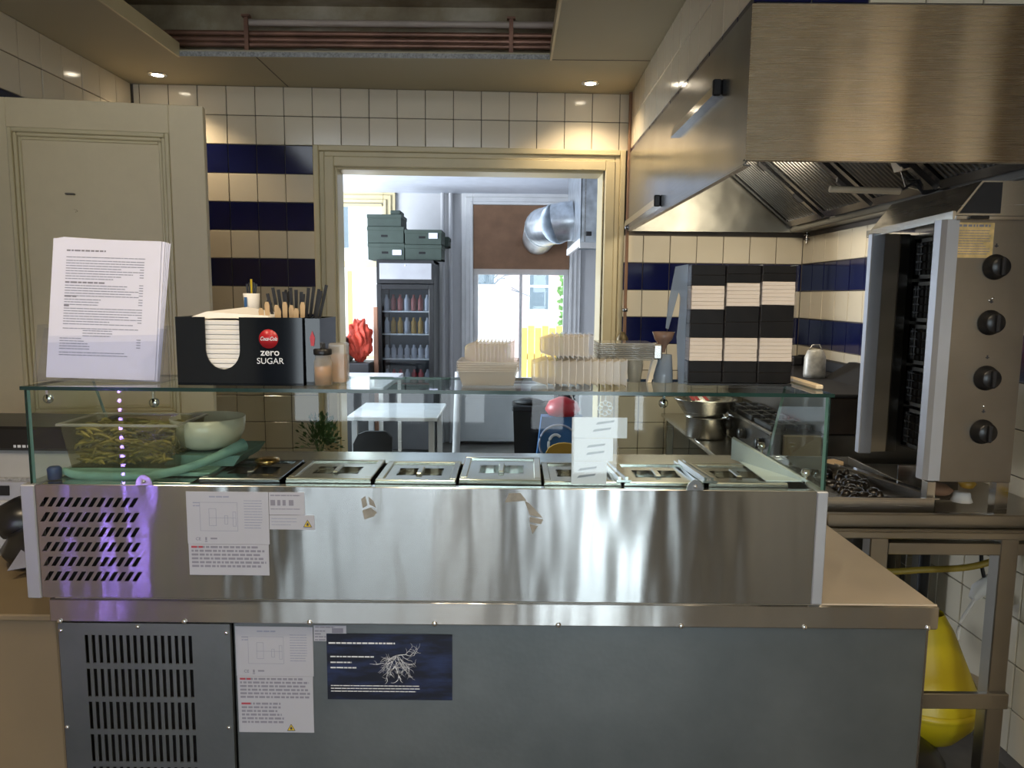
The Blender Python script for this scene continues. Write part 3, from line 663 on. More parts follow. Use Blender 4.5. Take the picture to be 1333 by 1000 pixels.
b.box(.50, .575, 1.42, 1.60, 1.1425, 1.1445)
tag(b.build('plastic_wedge', mat('bluish_white_plastic', (.55, .62, .68), .3)), 'bluish white plastic wedge at the far end of the topping unit', 'wedge')

# added pale sheets imitating the glazed door's reflection in the front glass
t = thing('reflection_sheets', 'pale stepped sheets behind the front glass imitating a door reflection', 'reflection sheets', (.15, FY + .0085, 1.142), group=None)
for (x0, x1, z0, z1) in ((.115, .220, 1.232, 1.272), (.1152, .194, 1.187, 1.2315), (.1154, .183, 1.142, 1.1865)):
    o = MB().box(x0, x1, FY + .0085, FY + .0092, z0, z1).build('reflection_sheet', M['paper'], t)
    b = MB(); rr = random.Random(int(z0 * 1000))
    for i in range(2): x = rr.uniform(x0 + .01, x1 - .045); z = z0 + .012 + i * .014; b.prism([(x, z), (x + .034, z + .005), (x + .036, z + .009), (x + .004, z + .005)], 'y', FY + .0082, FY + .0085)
    b.build('print', M['print_pale'], o)  # blurry marks within the imitated reflection
t = thing('star_ornament', 'small white openwork star ornament hanging behind the glass above the reflection sheets', 'ornament', (.180, FY + .02, 1.29))
b = MB()
for k in range(8):
    a = k * math.pi / 4; c = (.178 + .010 * math.cos(a), FY + .014, 1.289 + .010 * math.sin(a)); b.tube([(c[0] + .0045 * math.cos(q * math.pi / 5), c[1], c[2] + .0045 * math.sin(q * math.pi / 5)) for q in range(11)], .0009, 5)
b.build('loops', M['white_print'], t); MB().tube([(.178, FY + .014, 1.300), (.178, FY + .014, 1.3155)], .0006, 5).build('thread', M['white_print'], t)
# tub of pickled beans, bowl, teal cloth
t = thing('pickle_tub', 'clear rectangular plastic tub full of pickled green beans', 'tub', (-.81, 1.53, 1.136))
b = MB(); X0, X1, Y0, Y1, z0, z1 = -.932, -.672, 1.46, 1.60, 1.145, 1.236
def taper(b, x0, x1, y0, y1, z0, z1, d, th):
    for s in range(4):
        o0 = [(x0 + d, y0 + d), (x1 - d, y0 + d), (x1 - d, y1 - d), (x0 + d, y1 - d)]; o1 = [(x0, y0), (x1, y0), (x1, y1), (x0, y1)]
        a, c = s, (s + 1) % 4; cen = Vector(((x0 + x1) / 2, (y0 + y1) / 2))
        def inn(p): return (p[0] + (th if p[0] < cen.x else -th), p[1] + (th if p[1] < cen.y else -th))
        b.hexa([(*o0[a], z0), (*o0[c], z0), (*inn(o0[c]), z0), (*inn(o0[a]), z0), (*o1[a], z1), (*o1[c], z1), (*inn(o1[c]), z1), (*inn(o1[a]), z1)])
    b.box(x0 + d, x1 - d, y0 + d, y1 - d, z0, z0 + th)
X0 = -.905
taper(b, X0, X1, Y0, Y1, z0, z1, .012, .0015); b.build('tub', M['tub'], t)
b = MB()
for a, c, e, f in ((X0 - .006, X1 + .006, Y0 - .006, Y0 + .001), (X0 - .006, X1 + .006, Y1 - .001, Y1 + .006), (X0 - .006, X0 + .001, Y0 + .001, Y1 - .001), (X1 - .001, X1 + .006, Y0 + .001, Y1 - .001)): b.box(a, c, e, f, z1 - .003, z1 + .002, .001)
b.build('rim', M['box_clear'], t)
b = MB(); rr = random.Random(9)
for i in range(1000):
    x, y, z = rr.uniform(X0 + .024, X1 - .024), rr.uniform(Y0 + .02, Y1 - .02), rr.uniform(z0 + .008, z1 - .012); a = rr.uniform(0, 6.28); L = rr.uniform(.015, .030); e = rr.uniform(-.35, .35)
    dx, dy = L * math.cos(a), L * .5 * math.sin(a); dz = L * math.sin(e)
    pts = [(max(X0 + .018, min(X1 - .018, x + q * dx)), max(Y0 + .016, min(Y1 - .016, y + q * dy)), max(z0 + .006, min(z1 - .008, z + q * dz + .004 * (1 - q * q)))) for q in (-1, -.3, .4, 1)]
    b.tube(pts, .0035, 5, [.0018, .0036, .0036, .0016])
o = b.build('pickled_beans', M['pickle']); tag(o, 'pickled green beans packed in the clear tub', 'beans', kind='stuff')
t = thing('serving_bowl', 'cream glazed round bowl beside the pickle tub inside the glass', 'bowl', (-.63, 1.57, 1.165))
MB().lathe([(.001, 1.168), (.040, 1.169), (.062, 1.180), (.074, 1.205), (.077, 1.235), (.074, 1.236), (.070, 1.208), (.058, 1.186), (.03, 1.177), (.001, 1.176)], (-.655, 1.575, 0), n=32).build('bowl', M['cream_bowl'], t)
MB().disc([(.001, 1.212), (.040, 1.216), (.068, 1.213)], (-.655, 1.575, 0), n=20).build('contents', mat('dark_relish', (.16, .12, .12), .5, var=.5, vs=60, bump=.6), t)
b = MB(); ys = [1.42, 1.50, 1.58, 1.64]
P = curve_pts([(-.885, 1.43, 1.150), (-.85, 1.425, 1.141), (-.76, 1.42, 1.1405), (-.70, 1.42, 1.144), (-.63, 1.45, 1.158), (-.575, 1.50, 1.180), (-.560, 1.52, 1.186)], 5)
b.tube([(p.x, p.y, p.z) for p in P], .009, 10, [.006 + .003 * math.sin(i * .25) + (.005 if i > 14 else 0) for i in range(len(P))])
b.box(-.90, -.60, 1.44, 1.66, 1.1365, 1.1445, .002); b.prism([(-.72, 1.1445), (-.575, 1.1445), (-.56, 1.166), (-.61, 1.166), (-.70, 1.1665)], 'y', 1.50, 1.66)
b.build('x', M['teal']).name = 'teal_cloth'; tag(bpy.data.objects['teal_cloth'], 'rolled teal green cloth under the pickle tub and cream bowl', 'cloth')
tag(MB().disc([(.012, 0), (.013, .02), (.010, .024)], (-.893, 1.415, 1.1365), 'z', 12).build('bottle_cap', mat('blue_cap', (.02, .04, .12), .4)), 'small dark blue cap at the near corner of the glass hood', 'cap')

# ================================================================== ON THE GLASS TOP
TZ = GT + .0006
# menu stand with sheets
t = thing('menu_stand', 'clear acrylic menu stand at the end of the glass top', 'menu stand', (-.81, 1.47, TZ))
b = MB(); b.prism([(1.440, TZ), (1.536, TZ), (1.536, TZ + .003), (1.443, TZ + .003)], 'x', -.935, -.690)
b.sheet([(-.935, 1.447, TZ + .003), (-.690, 1.447, TZ + .003), (-.690, 1.480, TZ + .105), (-.935, 1.480, TZ + .105)], .002); b.build('base', M['acrylic'], t)
for x in (-.938, -.688):
    MB().prism([(1.436, TZ), (1.475, TZ), (1.508, TZ + .10), (1.490, TZ + .112), (1.462, TZ + .112)], 'x', x, x + .0025).build('side_cheek', M['acrylic'], t)
t = thing('menu_sheets', 'stack of printed white menu sheets standing in the clear acrylic stand', 'menu', (-.81, 1.46, TZ + .006), group=None)
def msheet(m, dx, dy, dz, rz, name='sheet'):
    o = MB().box(-.108, .108, 0, .0012, 0, .279).build(name, m, t, True); o.location = (-.004 + dx, dy, dz); o.rotation_euler = (R(-9), 0, 0); o.rotation_euler[1] = R(rz); return o
for i in range(4): msheet(M['paper'], .0005 * i, .002 + .0018 * i, .0, 1.6 + .5 * i, 'sheet')
s0 = msheet(M['paper'], -.004, 0, 0, 1.2)
b = MB(); y = -.0003
def mlines(x0, x1, zt, n, seed, ragged=.6):
    lines(b, x0, x1, zt, n, .0052, .0017, y + .0002, seed, ragged=ragged)
def mprice(zt, n):
    for i in range(n): b.box(.068, .076, y, y + .0002, zt - i * .0052 - .0017, zt - i * .0052)
mlines(-.080, .078, .243, 1, 1, 0); mlines(-.080, .070, .236, 8, 2, .5); mprice(.236, 7)
mlines(-.080, .068, .186, 5, 3, .3); mprice(.189, 5); mlines(-.080, -.005, .158, 3, 4, .3); mprice(.160, 3)
mlines(-.080, .068, .140, 7, 5, .4); mprice(.140, 6); mlines(-.080, .070, .1, 1, 6, 0); mlines(-.04, .02, .096, 3, 7, .2)
mlines(-.085, -.025, .080, 5, 8, .3); mprice(.080, 4); mlines(-.085, .055, .052, 2, 9, .2); o = b.build('menu_text', M['print_pale'], s0, True)
b = MB()
for zt, L in ((.257, .078), (.193, .080), (.165, .025), (.146, .010)): lines(b, -.080, -.080 + L, zt, 1, .01, .0032, y + .0002, int(zt * 999), ragged=0)
b.build('menu_heading', M['print'], s0, True)
# napkin box
t = thing('napkin_box', 'black glossy napkin box with a red round emblem and white lettering', 'napkin box', (-.523, 1.50, TZ))
BX0, BX1, BY0, BY1, BZ = -.646, -.403, 1.42, 1.56, 1.4545; nx0, nx1 = -.590, -.524; nr = (nx1 - nx0) / 2; zc = 1.392
b = MB(); pts = [(nx0, BZ), (BX0, BZ), (BX0, TZ), (BX1, TZ), (BX1, BZ), (nx1, BZ), (nx1, zc)] + [((nx0 + nx1) / 2 + nr * math.cos(a), zc + nr * math.sin(a) * 1.15) for a in [-math.pi * k / 12 for k in range(1, 12)]] + [(nx0, zc)]
b.prism(pts, 'y', BY0, BY0 + .003); b.box(BX0, BX1, BY1 - .003, BY1, TZ, BZ); b.box(BX0, BX0 + .003, BY0 + .003, BY1 - .003, TZ, BZ); b.box(BX1 - .003, BX1, BY0 + .003, BY1 - .003, TZ, BZ); b.box(BX0, BX1, BY0 + .003, BY1 - .003, TZ, TZ + .003)
b.box(nx1 + .045, nx1 + .048, BY0 + .003, BY1 - .003, TZ, BZ - .01); b.build('box', M['black_card'], t)
o = MB().disc([(.0185, 0), (.0185, -.0007)], (-.468, BY0, 1.4135), 'y', 28).build('emblem', M['red_label'], t)
text('Coca-Cola', .0105, -.468, BY0 - .0009, 1.4105, M['white_print'], o, 'lettering', .0002, .35, sx=.72)
text('zero', .0190, -.466, BY0 - .0003, 1.3815, M['white_print'], t, 'lettering', .00025, sx=1.05)
text('SUGAR', .0165, -.466, BY0 - .0003, 1.3655, M['white_print'], t, 'lettering', 0)
t = thing('napkin_stack', 'white paper napkins showing through the notch of the black box', 'napkins', (-.557, 1.49, TZ + .004))
for i in range(13):
    z = TZ + .005 + i * .0093; MB().box(-.637, -.480, BY0 + .0045 + .0006 * (i % 2), BY1 - .006, z, z + .0088, .0012).build('napkin', M['napkin'], t)
b = MB(); b.hexa([(-.625, 1.43, 1.452), (-.470, 1.43, 1.452), (-.475, 1.55, 1.452), (-.61, 1.55, 1.452), (-.595, 1.44, 1.464), (-.475, 1.44, 1.457), (-.475, 1.54, 1.459), (-.55, 1.54, 1.472)]); b.build('loose_napkin', M['napkin'], t)
# cutlery holder and its contents
t = thing('cutlery_holder', 'dark see-through cutlery holder with a red drop mark beside the napkin box', 'cutlery holder', (-.40, 1.50, TZ))
b = MB(); taper(b, -.4015, -.372, 1.43, 1.56, TZ, 1.453, .001, .002); b.build('holder', clear('smoky_plastic', (.10, .11, .12), milky=.5, mcol=(.012, .014, .016)), t)
b = MB(); b.prism([(-.3865, 1.4295), (-.3815, 1.416), (-.3835, 1.400), (-.3895, 1.400), (-.3915, 1.416)], 'y', 1.4295 - .0006, 1.4295)
b.build('red_mark', M['red_label'], t)
t.location = t.location
def stick(name, p0, p1, w, m, label, cat, group, head=False):
    t = thing(name, label, cat, p0, group=group); b = MB(); p0, p1 = Vector(p0), Vector(p1)
    d = (p1 - p0).normalized(); s = d.cross(Vector((0, 1, 0))).normalized()
    P = []
    for f, ww in ((0, w * .6), (.75, w), (.94, w * 1.15), (1, w * .7)) if head else ((0, w * .8), (1, w)): P.append((p0 + (p1 - p0) * f, ww))
    for (a, wa), (c, wc) in zip(P[:-1], P[1:]):
        q = Vector((0, .0022, 0)); b.hexa([tuple(a - s * wa), tuple(a + s * wa), tuple(a + s * wa + q), tuple(a - s * wa + q), tuple(c - s * wc), tuple(c + s * wc), tuple(c + s * wc + q), tuple(c - s * wc + q)])
    b.build('blade' if head else 'shaft', m, t); return t
for i, x in enumerate((-.487, -.478, -.462, -.456, -.446, -.436, -.424, -.414)):
    stick('wooden_fork', (x - .002, 1.455 + .006 * (i % 3), TZ + .045), (x + (i - 3) * .0010, 1.445 + .006 * (i % 3), 1.472 + .006 * ((i * 5) % 3)), .0042, M['wood_light'], 'pale wooden fork standing behind the red emblem of the napkin box', 'fork', 'pale wooden forks', True)
for i in range(14):
    x = -.478 + i * .0068; stick('black_straw', (x * .55 - .200, 1.50 + .004 * (i % 4), TZ + .03), (x + (i - 6) * .0022, 1.49 + .006 * (i % 4), 1.500 + .012 * ((i * 7) % 4) / 3 + (.006 if i > 9 else 0)), .0030, M['black_soft'], 'thin black drinking straw fanned out behind the napkin box', 'straw', 'black straws')
for i, (xa, xb, zt) in enumerate(((-.500, -.502, 1.487), (-.486, -.466, 1.508), (-.480, -.460, 1.505))):
    stick('black_knife', (xa - .002, 1.545, TZ + .04), (xb, 1.53, zt), .0050 if i == 0 else .003, M['black_soft'], ['short broad black plastic knife leaning behind the loose napkin', 'long black plastic knife leaning beside the straws, further one', 'long black plastic knife leaning beside the straws, nearer one'][i], 'knife', None, True)
# small jar with pencils
t = thing('pen_pot', 'small white labelled pot holding pens behind the napkin box', 'pen pot', (-.556, 1.575, 1.30))
b = MB(); b.lathe([(.014, 1.462), (.017, 1.500), (.0155, 1.500), (.0125, 1.464)], (-.556, 1.585, 0), n=18); b.disc([(.006, TZ), (.006, 1.462)], (-.556, 1.585, 0)); b.disc([(.014, 1.4600), (.014, 1.4635)], (-.556, 1.585, 0)); b.build('pot', M['napkin'], t)
MB().box(-.566, -.560, 1.5675, 1.5682, 1.468, 1.492).build('label_strip', M['blue_bag'], t)
for i, (dx, m) in enumerate(((-.009, M['black']), (-.003, M['black']), (.001, M['yellow_sign']), (.006, M['black']), (.011, M['black']))):
    o = MB().tube([(-.556 + dx * .5, 1.585, 1.466), (-.556 + dx, 1.583, 1.520 + .010 * (i == 2) + .003 * (i % 2))], .0022, 6).build('pen', m); tag(o, 'yellow pencil in the small white pot' if i == 2 else 'black pen in the small white pot behind the napkin box', 'pen', 'pens in the white pot')
# two spice jars
def jar(name, label, x, y, r, h, cap, fill, capm):
    t = thing(name, label, 'jar', (x, y, TZ))
    MB().lathe([(.001, TZ), (r, TZ + .001), (r, TZ + h * .8), (r * .86, TZ + h * .86), (r * .86, TZ + h)], (x, y, 0), n=20).build('glass_body', M['box_clear'], t)
    MB().disc([(r * .90, TZ + .002), (r * .90, TZ + h * .62)], (x, y, 0), n=16).build('contents', fill, t)
    MB().disc([(r * .98, TZ + h), (r * 1.02, TZ + h + cap * .2), (r * 1.02, TZ + h + cap * .85), (r * .9, TZ + h + cap)], (x, y, 0), n=20).build('cap', capm, t)
spice = mat('orange_brown_spice', (.34, .17, .05), .7, var=.4, vs=90)
jar('spice_jar', 'round spice jar with a black cap beside the cutlery holder', -.369, 1.437, .0175, .060, .012, spice, M['black'])
t = thing('spice_box', 'squarish clear tub of spice with a cream side behind the black capped jar', 'tub', (-.349, 1.48, TZ))
MB().box(-.366, -.331, 1.466, 1.500, TZ, 1.4035, .003).build('body', M['box_clear'], t); MB().box(-.363, -.334, 1.469, 1.497, TZ + .002, 1.380, .002).build('contents', spice, t)
jar('spice_jar', 'short brown spice jar half hidden between the napkin box and the black capped jar', -.392, 1.462, .0145, .048, .010, mat('dark_spice', (.12, .05, .02), .7), M['black'])

ORD = ['first', 'second', 'third', 'fourth', 'fifth', 'sixth', 'seventh', 'eighth', 'ninth', 'tenth', 'eleventh', 'twelfth']
# clear takeaway containers
def clear_box(w, d, h, name, label, cat, grp):
    t = thing(name, label, cat, (0, 0, 0), group=grp)
    b = MB(); e = .008
    for s in range(4):
        o0 = [(-w / 2 + e, -d / 2 + e), (w / 2 - e, -d / 2 + e), (w / 2 - e, d / 2 - e), (-w / 2 + e, d / 2 - e)]; o1 = [(-w / 2, -d / 2), (w / 2, -d / 2), (w / 2, d / 2), (-w / 2, d / 2)]
        a, c = s, (s + 1) % 4; b._add([(*o0[a], 0), (*o0[c], 0), (*o1[c], h), (*o1[a], h)], [(0, 1, 2, 3)])
    b._add([(-w / 2 + e, -d / 2 + e, 0), (w / 2 - e, -d / 2 + e, 0), (w / 2 - e, d / 2 - e, 0), (-w / 2 + e, d / 2 - e, 0)], [(0, 1, 2, 3)])
    b.build('container', M['box_clear'], t, True)
    b = MB(); r = .003
    for a, c, e1, f in ((-w / 2 - r, w / 2 + r, -d / 2 - r, -d / 2), (-w / 2 - r, w / 2 + r, d / 2, d / 2 + r), (-w / 2 - r, -w / 2, -d / 2, d / 2), (w / 2, w / 2 + r, -d / 2, d / 2)): b.box(a, c, e1, f, h - .0012, h)
    b.build('rim', M['box_clear'], t, True); return t
def stack_up(proto, x, y, z, n, dz, first=None):
    for i in range(n):
        if i == 0: proto.location = (x, y, z); continue
        dup(proto, (x + .0006 * math.sin(i * 2), y, z + i * dz), '%s clear container from the bottom of the upright nested stack' % ORD[i])
p_ = clear_box(.118, .10, .030, 'clear_container', 'clear plastic container nested upright in the stack before the white window', 'container', 'upright nested clear containers before the white window')
stack_up(p_, -.048, 1.50, TZ, 5, .0045)
def stack_side(w, d, h, x0, x1, n, y, z, label, grp, flip=1):
    p = clear_box(w, d, h, 'clear_container', label + ', first from the napkin box side', 'container', grp); p.rotation_euler = (0, R(90 * flip), 0)
    for i in range(n):
        L = (x0 + (x1 - x0 - h) * i / (n - 1), y, z)
        if i == 0: p.location = L
        else: dup(p, L, label + ', %s from the napkin box side' % ORD[i])
stack_side(.040, .095, .022, -.094, .004, 11, 1.50, 1.3735 + .0135, 'clear container in the ribbed row', 'ribbed row of clear containers on the first stack')
stack_side(.050, .105, .030, .040, .226, 12, 1.50, TZ + .028, 'large clear container in the lower row', 'lower row of clear containers in the middle')
stack_side(.042, .095, .026, .057, .160, 9, 1.505, TZ + .054 + .025, 'small clear container in the upper row', 'upper row of clear containers in the middle')
# lids on cups
for cx in (.222, .258):
  for i in range(4):
    z = TZ + i * .004; o = MB().lathe([(.001, z), (.013, z), (.0175, z + .034), (.0185, z + .035)], (cx, 1.55, 0), n=18).build('clear_cup', M['box_clear']); tag(o, 'clear plastic cup nested in a stack below the flat lids', 'cup', 'clear cups below the flat lids')
for i in range(9):
    z = 1.3715 + i * .0040; o = MB().box(.175 + .001 * (i % 2), .288 + .001 * (i % 3), 1.50, 1.60, z, z + .0030, .0012).build('takeaway_cover', M['lid_plastic'] if 'lid_plastic' in M else M.setdefault('lid_plastic', clear('white_lid_plastic', (.9, .92, .93), milky=.35, mcol=(.62, .64, .64)))); tag(o, '%s flat clear cover from the bottom of the pile beside the carton rack' % ORD[i], 'lid', 'pile of flat clear lids')
t = thing('lid_rack', 'grey plastic block propping the pile of flat clear lids', 'rack', (.30, 1.55, TZ))
MB().prism([(.284, TZ), (.292, TZ), (.3045, 1.372), (.2945, 1.372)], 'y', 1.54, 1.56).build('prop', M['tube'], t); MB().box(.2895, .308, 1.515, 1.575, 1.3725, 1.404, .003).build('end_block', M['black_soft'].copy() if False else M['steel'], t)

# acrylic rack with black and cream cartons
t = thing('carton_rack', 'clear acrylic three-column rack on the glass top full of black and cream cartons', 'rack', (.467, 1.545, TZ)); RX = [.357, .4275, .4985, .569]; RT = 1.5665
for i, x in enumerate(RX): MB().box(x - .0012, x + .0012, 1.492, 1.590, TZ, RT).build('divider', M['acrylic'], t)
MB().box(RX[0], RX[3], 1.588, 1.590, TZ, RT).build('back_panel', M['acrylic'], t); MB().box(RX[0], RX[3], 1.496, 1.588, TZ, TZ + .004).build('base', M['black'], t)
P = [(.330, 1.562), (.3555, 1.567), (.3555, TZ), (.344, TZ), (.337, 1.42), (.343, 1.50), (.338, 1.51), (.320, 1.435), (.314, 1.437), (.318, 1.49)]
MB().prism(P, 'y', 1.520, 1.5215).build('side_wing_sheen', M['acrylic_blue'], t)  # window sheen on the acrylic side, put into its bluish colour and outline
black_c = mat('black_carton', (.007, .006, .0055), .4, spec=.15, var=.3, vs=30); cream_c = mat('cream_carton', (.52, .46, .40), .5)
lv = ['bottom', 'second from the bottom', 'middle', 'fourth from the bottom', 'top']
for c in range(3):
    zz = [TZ + .005, [1.372, 1.372, 1.372][c], [1.4195, 1.420, 1.4205][c], [1.476, 1.483, 1.4865][c], [1.524, 1.530, 1.5335][c], 1.5655]
    for k in range(5):
        col, cn = (black_c, 'black') if k % 2 == 0 else (cream_c, 'cream')
        q = thing('carton', '%s carton bundle, %s in the %s column of the acrylic rack' % (cn, lv[k], ['bluish-winged outer', 'central', 'canister-side outer'][c]), 'carton', (RX[c] + .035, 1.54, zz[k]), group='cartons in the acrylic rack')
        z0, z1 = zz[k] + .0004, zz[k + 1] - .0004; n = 6 if k % 2 else 2
        for j in range(n):
            a, e = z0 + (z1 - z0) * j / n, z0 + (z1 - z0) * (j + 1) / n - .0005
            MB().box(RX[c] + .002 + .0003 * (j % 2), RX[c + 1] - .002 - .0003 * (j % 3), 1.497 + .0003 * (j % 2), 1.586, a, e + .0003, .0005).build('sleeve', col, q)
t = thing('plastic_goblet', 'pinkish brown clear plastic beaker on top of upturned glasses beside the rack', 'beaker', (.321, 1.545, 1.39))
MB().lathe([(.004, 1.385), (.007, 1.398), (.018, 1.412), (.0235, 1.428), (.022, 1.428), (.016, 1.413), (.004, 1.400)], (.316, 1.55, 0), n=24).build('bowl', M['pink_cup'], t)
for i in range(3):
    o = MB().lathe([(.0205, TZ + i * .006), (.017, TZ + .045 + i * .0065), (.001, TZ + .046 + i * .0065)], (.318, 1.55, 0), n=20).build('upturned_glass', M['acrylic_blue']); tag(o, 'clear tumbler upturned below the pinkish beaker', 'glass', 'upturned clear tumblers')

# ================================================================== EXTRACTOR HOOD
t = thing('extractor_hood', 'large brushed stainless steel extractor hood hanging over the grill side', 'extractor hood', (1.1, 3.05, 1.85)); hd = t
HXL, HXR, HYF, HYB, HZ0, HZ1 = .612, 1.606, 2.012, 4.08, 1.866, 2.256
b = MB(); b.box(HXL, HXR, HYF, HYF + .004, HZ0, HZ1, .001); b.box(HXL, HXR, HYF, HYF + .022, HZ0 - .004, HZ0); b.build('front_panel', M['steel_hood'], t)
b = MB(); b.box(HXL, HXL + .004, HYF + .004, HYB, HZ0 - .012, HZ1, .001); b.box(HXL, HXL + .02, HYF + .02, HYB, HZ0 - .016, HZ0 - .012); b.build('side_panel', M['steel_dark'], t)
MB().box(HXL + .004, HXR, HYF + .004, HYB, HZ1 - .006, HZ1 - .002).build('top_panel', M['steel_dark'], t)
FXa, FZa, FXb, FZb = 1.06, 2.245, 1.50, 1.880
MB().box(HXL + .005, HXR, HYB - .012, HYB - .004, HZ0 - .012, HZ1 - .008).build('end_panel', M['soft_mirror'] if 'soft_mirror' in M else M.setdefault('soft_mirror', steel('greasy_mirror_steel', (.20, .195, .17), .34, (3, 3, 3), .1, (4, 4, 4), .5, .02, var=.3)), t)
b = MB(); b.box(FXb, HXR, HYF + .024, HYB - .013, HZ0 - .012, HZ0 + .016, .003); b.box(FXb - .004, FXb, HYF + .024, HYB - .013, HZ0 - .004, HZ0 + .04); b.build('gutter', M['mirror_steel'], t)
MB().sheet([(FXa, HYF + .03, FZa + .006), (FXa, HYB - .014, FZa + .006), (FXb, HYB - .014, FZb + .006), (FXb, HYF + .03, FZb + .006)], .003).build('filter_frame', M['steel_dark'], t)
sl = Vector((FXb - FXa, 0, FZb - FZa)); L = sl.length; u = sl.normalized(); nrm = Vector((u.z, 0, -u.x)) * 1.0   # pointing down-left
if nrm.z > 0: nrm = -nrm
ys = HYB - .05
for k in range(4):
    y1 = ys - k * .475; y0 = y1 - .43
    f = bpy.data.objects.new('grease_filter', None)
    def pt(a, y, h): q = Vector((FXa, y, FZa)) + u * a + nrm * h; return tuple(q)
    b = MB()
    for (a0, a1, ya, yb) in ((.02, .055, y0, y1), (L - .055, L - .02, y0, y1), (.055, L - .055, y0, y0 + .03), (.055, L - .055, y1 - .03, y1)):
        b.hexa([pt(a0, ya, 0), pt(a1, ya, 0), pt(a1, yb, 0), pt(a0, yb, 0), pt(a0, ya, .016), pt(a1, ya, .016), pt(a1, yb, .016), pt(a0, yb, .016)])
    fo = b.build('grease_filter', M['steel_dark'], t)
    n = 13
    for j in range(n):
        ya = y0 + .034 + (y1 - y0 - .068) * j / n; yb = ya + .017
        MB().hexa([pt(.055, ya, .002), pt(L - .055, ya, .002), pt(L - .055, yb, .002), pt(.055, yb, .002), pt(.055, ya + .003, .012), pt(L - .055, ya + .003, .012), pt(L - .055, yb - .003, .012), pt(.055, yb - .003, .012)]).build('baffle', M['mirror_steel'], fo)
    b = MB()
    for a in (L * .3, L * .7): b.hexa([pt(a - .03, y0 + .004, .016), pt(a + .03, y0 + .004, .016), pt(a + .03, y0 + .020, .016), pt(a - .03, y0 + .020, .016), pt(a - .02, y0 + .006, .030), pt(a + .02, y0 + .006, .030), pt(a + .02, y0 + .018, .030), pt(a - .02, y0 + .018, .030)])
    b.build('filter_grips', M['black_soft'], fo)['kind'] = 'stuff'
for (ya, yb, za, zb) in ((2.29, 2.90, 2.118, 2.118), (3.17, 4.05, 1.900, 1.888)):
    b = MB(); b.hexa([(HXL - .020, ya, za - .017), (HXL, ya, za - .017), (HXL, yb, zb - .017), (HXL - .020, yb, zb - .017), (HXL - .012, ya, za + .017), (HXL, ya, za + .017), (HXL, yb, zb + .017), (HXL - .012, yb, zb + .017)]); b.build('light_rail', M['steel_bright'], t)
    MB().box(HXL - .026, HXL, ya - .016, ya - .001, za - .024, za + .024, .004).build('rail_end', M['black'], t)
o = MB().tube([(1.125, 2.70, 1.888), (1.375, 2.70, 1.882)], .0115, 12).build('lamp_tube', M['tube']); tag(o, 'cream fluorescent lamp tube hanging loose below the hood filters', 'lamp tube')
t = thing('broken_lamp_fitting', 'broken lamp fitting with loose wires dangling under the hood, beside the lamp tube', 'lamp fitting', (1.46, 2.6, 1.87))
b = MB(); b.prism([(1.345, 1.985), (1.42, 1.995), (1.44, 1.965), (1.36, 1.950)], 'y', 2.66, 2.72); b.build('housing', M['tube'], t)
MB().prism([(1.375, 1.965), (1.43, 1.995), (1.55, 1.99), (1.545, 1.93), (1.47, 1.885), (1.40, 1.90)], 'y', 2.71, 2.715).build('reflector', M['steel'], t)
MB().tube([(1.495, 2.66, 1.887), (1.515, 2.66, 1.920)], .011, 10).build('socket', M['tube'], t)
MB().tube([(1.44, 2.66, 1.985), (1.50, 2.66, 1.92)], .003, 6).build('wire', M['pipe_white'], t)
for k in range(3): MB().tube([tuple(p) for p in curve_pts([(1.375, 2.68, 1.885), (1.40 + .01 * k, 2.66, 1.90 + .008 * k), (1.43, 2.65, 1.878 - .005 * k), (1.49, 2.66, 1.885)], 4)], .004, 6).build('wire', M['black_soft'], t)
b = MB(); b.tube([(1.555, 2.60, 1.96), (1.60, 2.40, 2.0)], .010, 8); b.build('arm', M['steel'], t)
b = MB(); b.box(1.545, 1.565, 2.58, 2.61, 1.885, 1.965, .004); b.box(1.56, 1.59, 2.56, 2.60, 1.90, 1.915, .003); b.build('bracket', M['black_soft'], t)
t = thing('hood_bolt', 'small threaded bolt fixing at the far lower corner of the hood', 'bolt', (1.575, 4.04, 1.80))
MB().tube([(1.575, 4.04, 1.795), (1.575, 4.04, 1.853)], .006, 8).build('shaft', M['steel'], t)
for z in (1.81, 1.835): MB().disc([(.018, z), (.018, z + .010)], (1.575, 4.04, 0), n=6).build('nut', M['steel_dark'], t)
# dark riser pipe beside the opening frame
t = thing('riser_pipe', 'thin dark rusty riser pipe with a valve beside the cream frame', 'pipe', (.613, 4.06, 1.2))
MB().tube([(.613, 4.055, 1.20), (.613, 4.055, 2.57)], .009, 8).build('pipe', M['brown_board'], t)
b = MB(); b.disc([(.02, 1.235), (.03, 1.25), (.032, 1.275), (.02, 1.295), (.012, 1.31)], (.600, 4.04, 0), n=10); b.build('valve', mat('old_brass', (.13, .10, .05), .5, .6), t)
for z in (1.42, 1.86): MB().disc([(.015, z), (.015, z + .018)], (.613, 4.055, 0), n=8).build('coupling', M['steel_dark'], t)

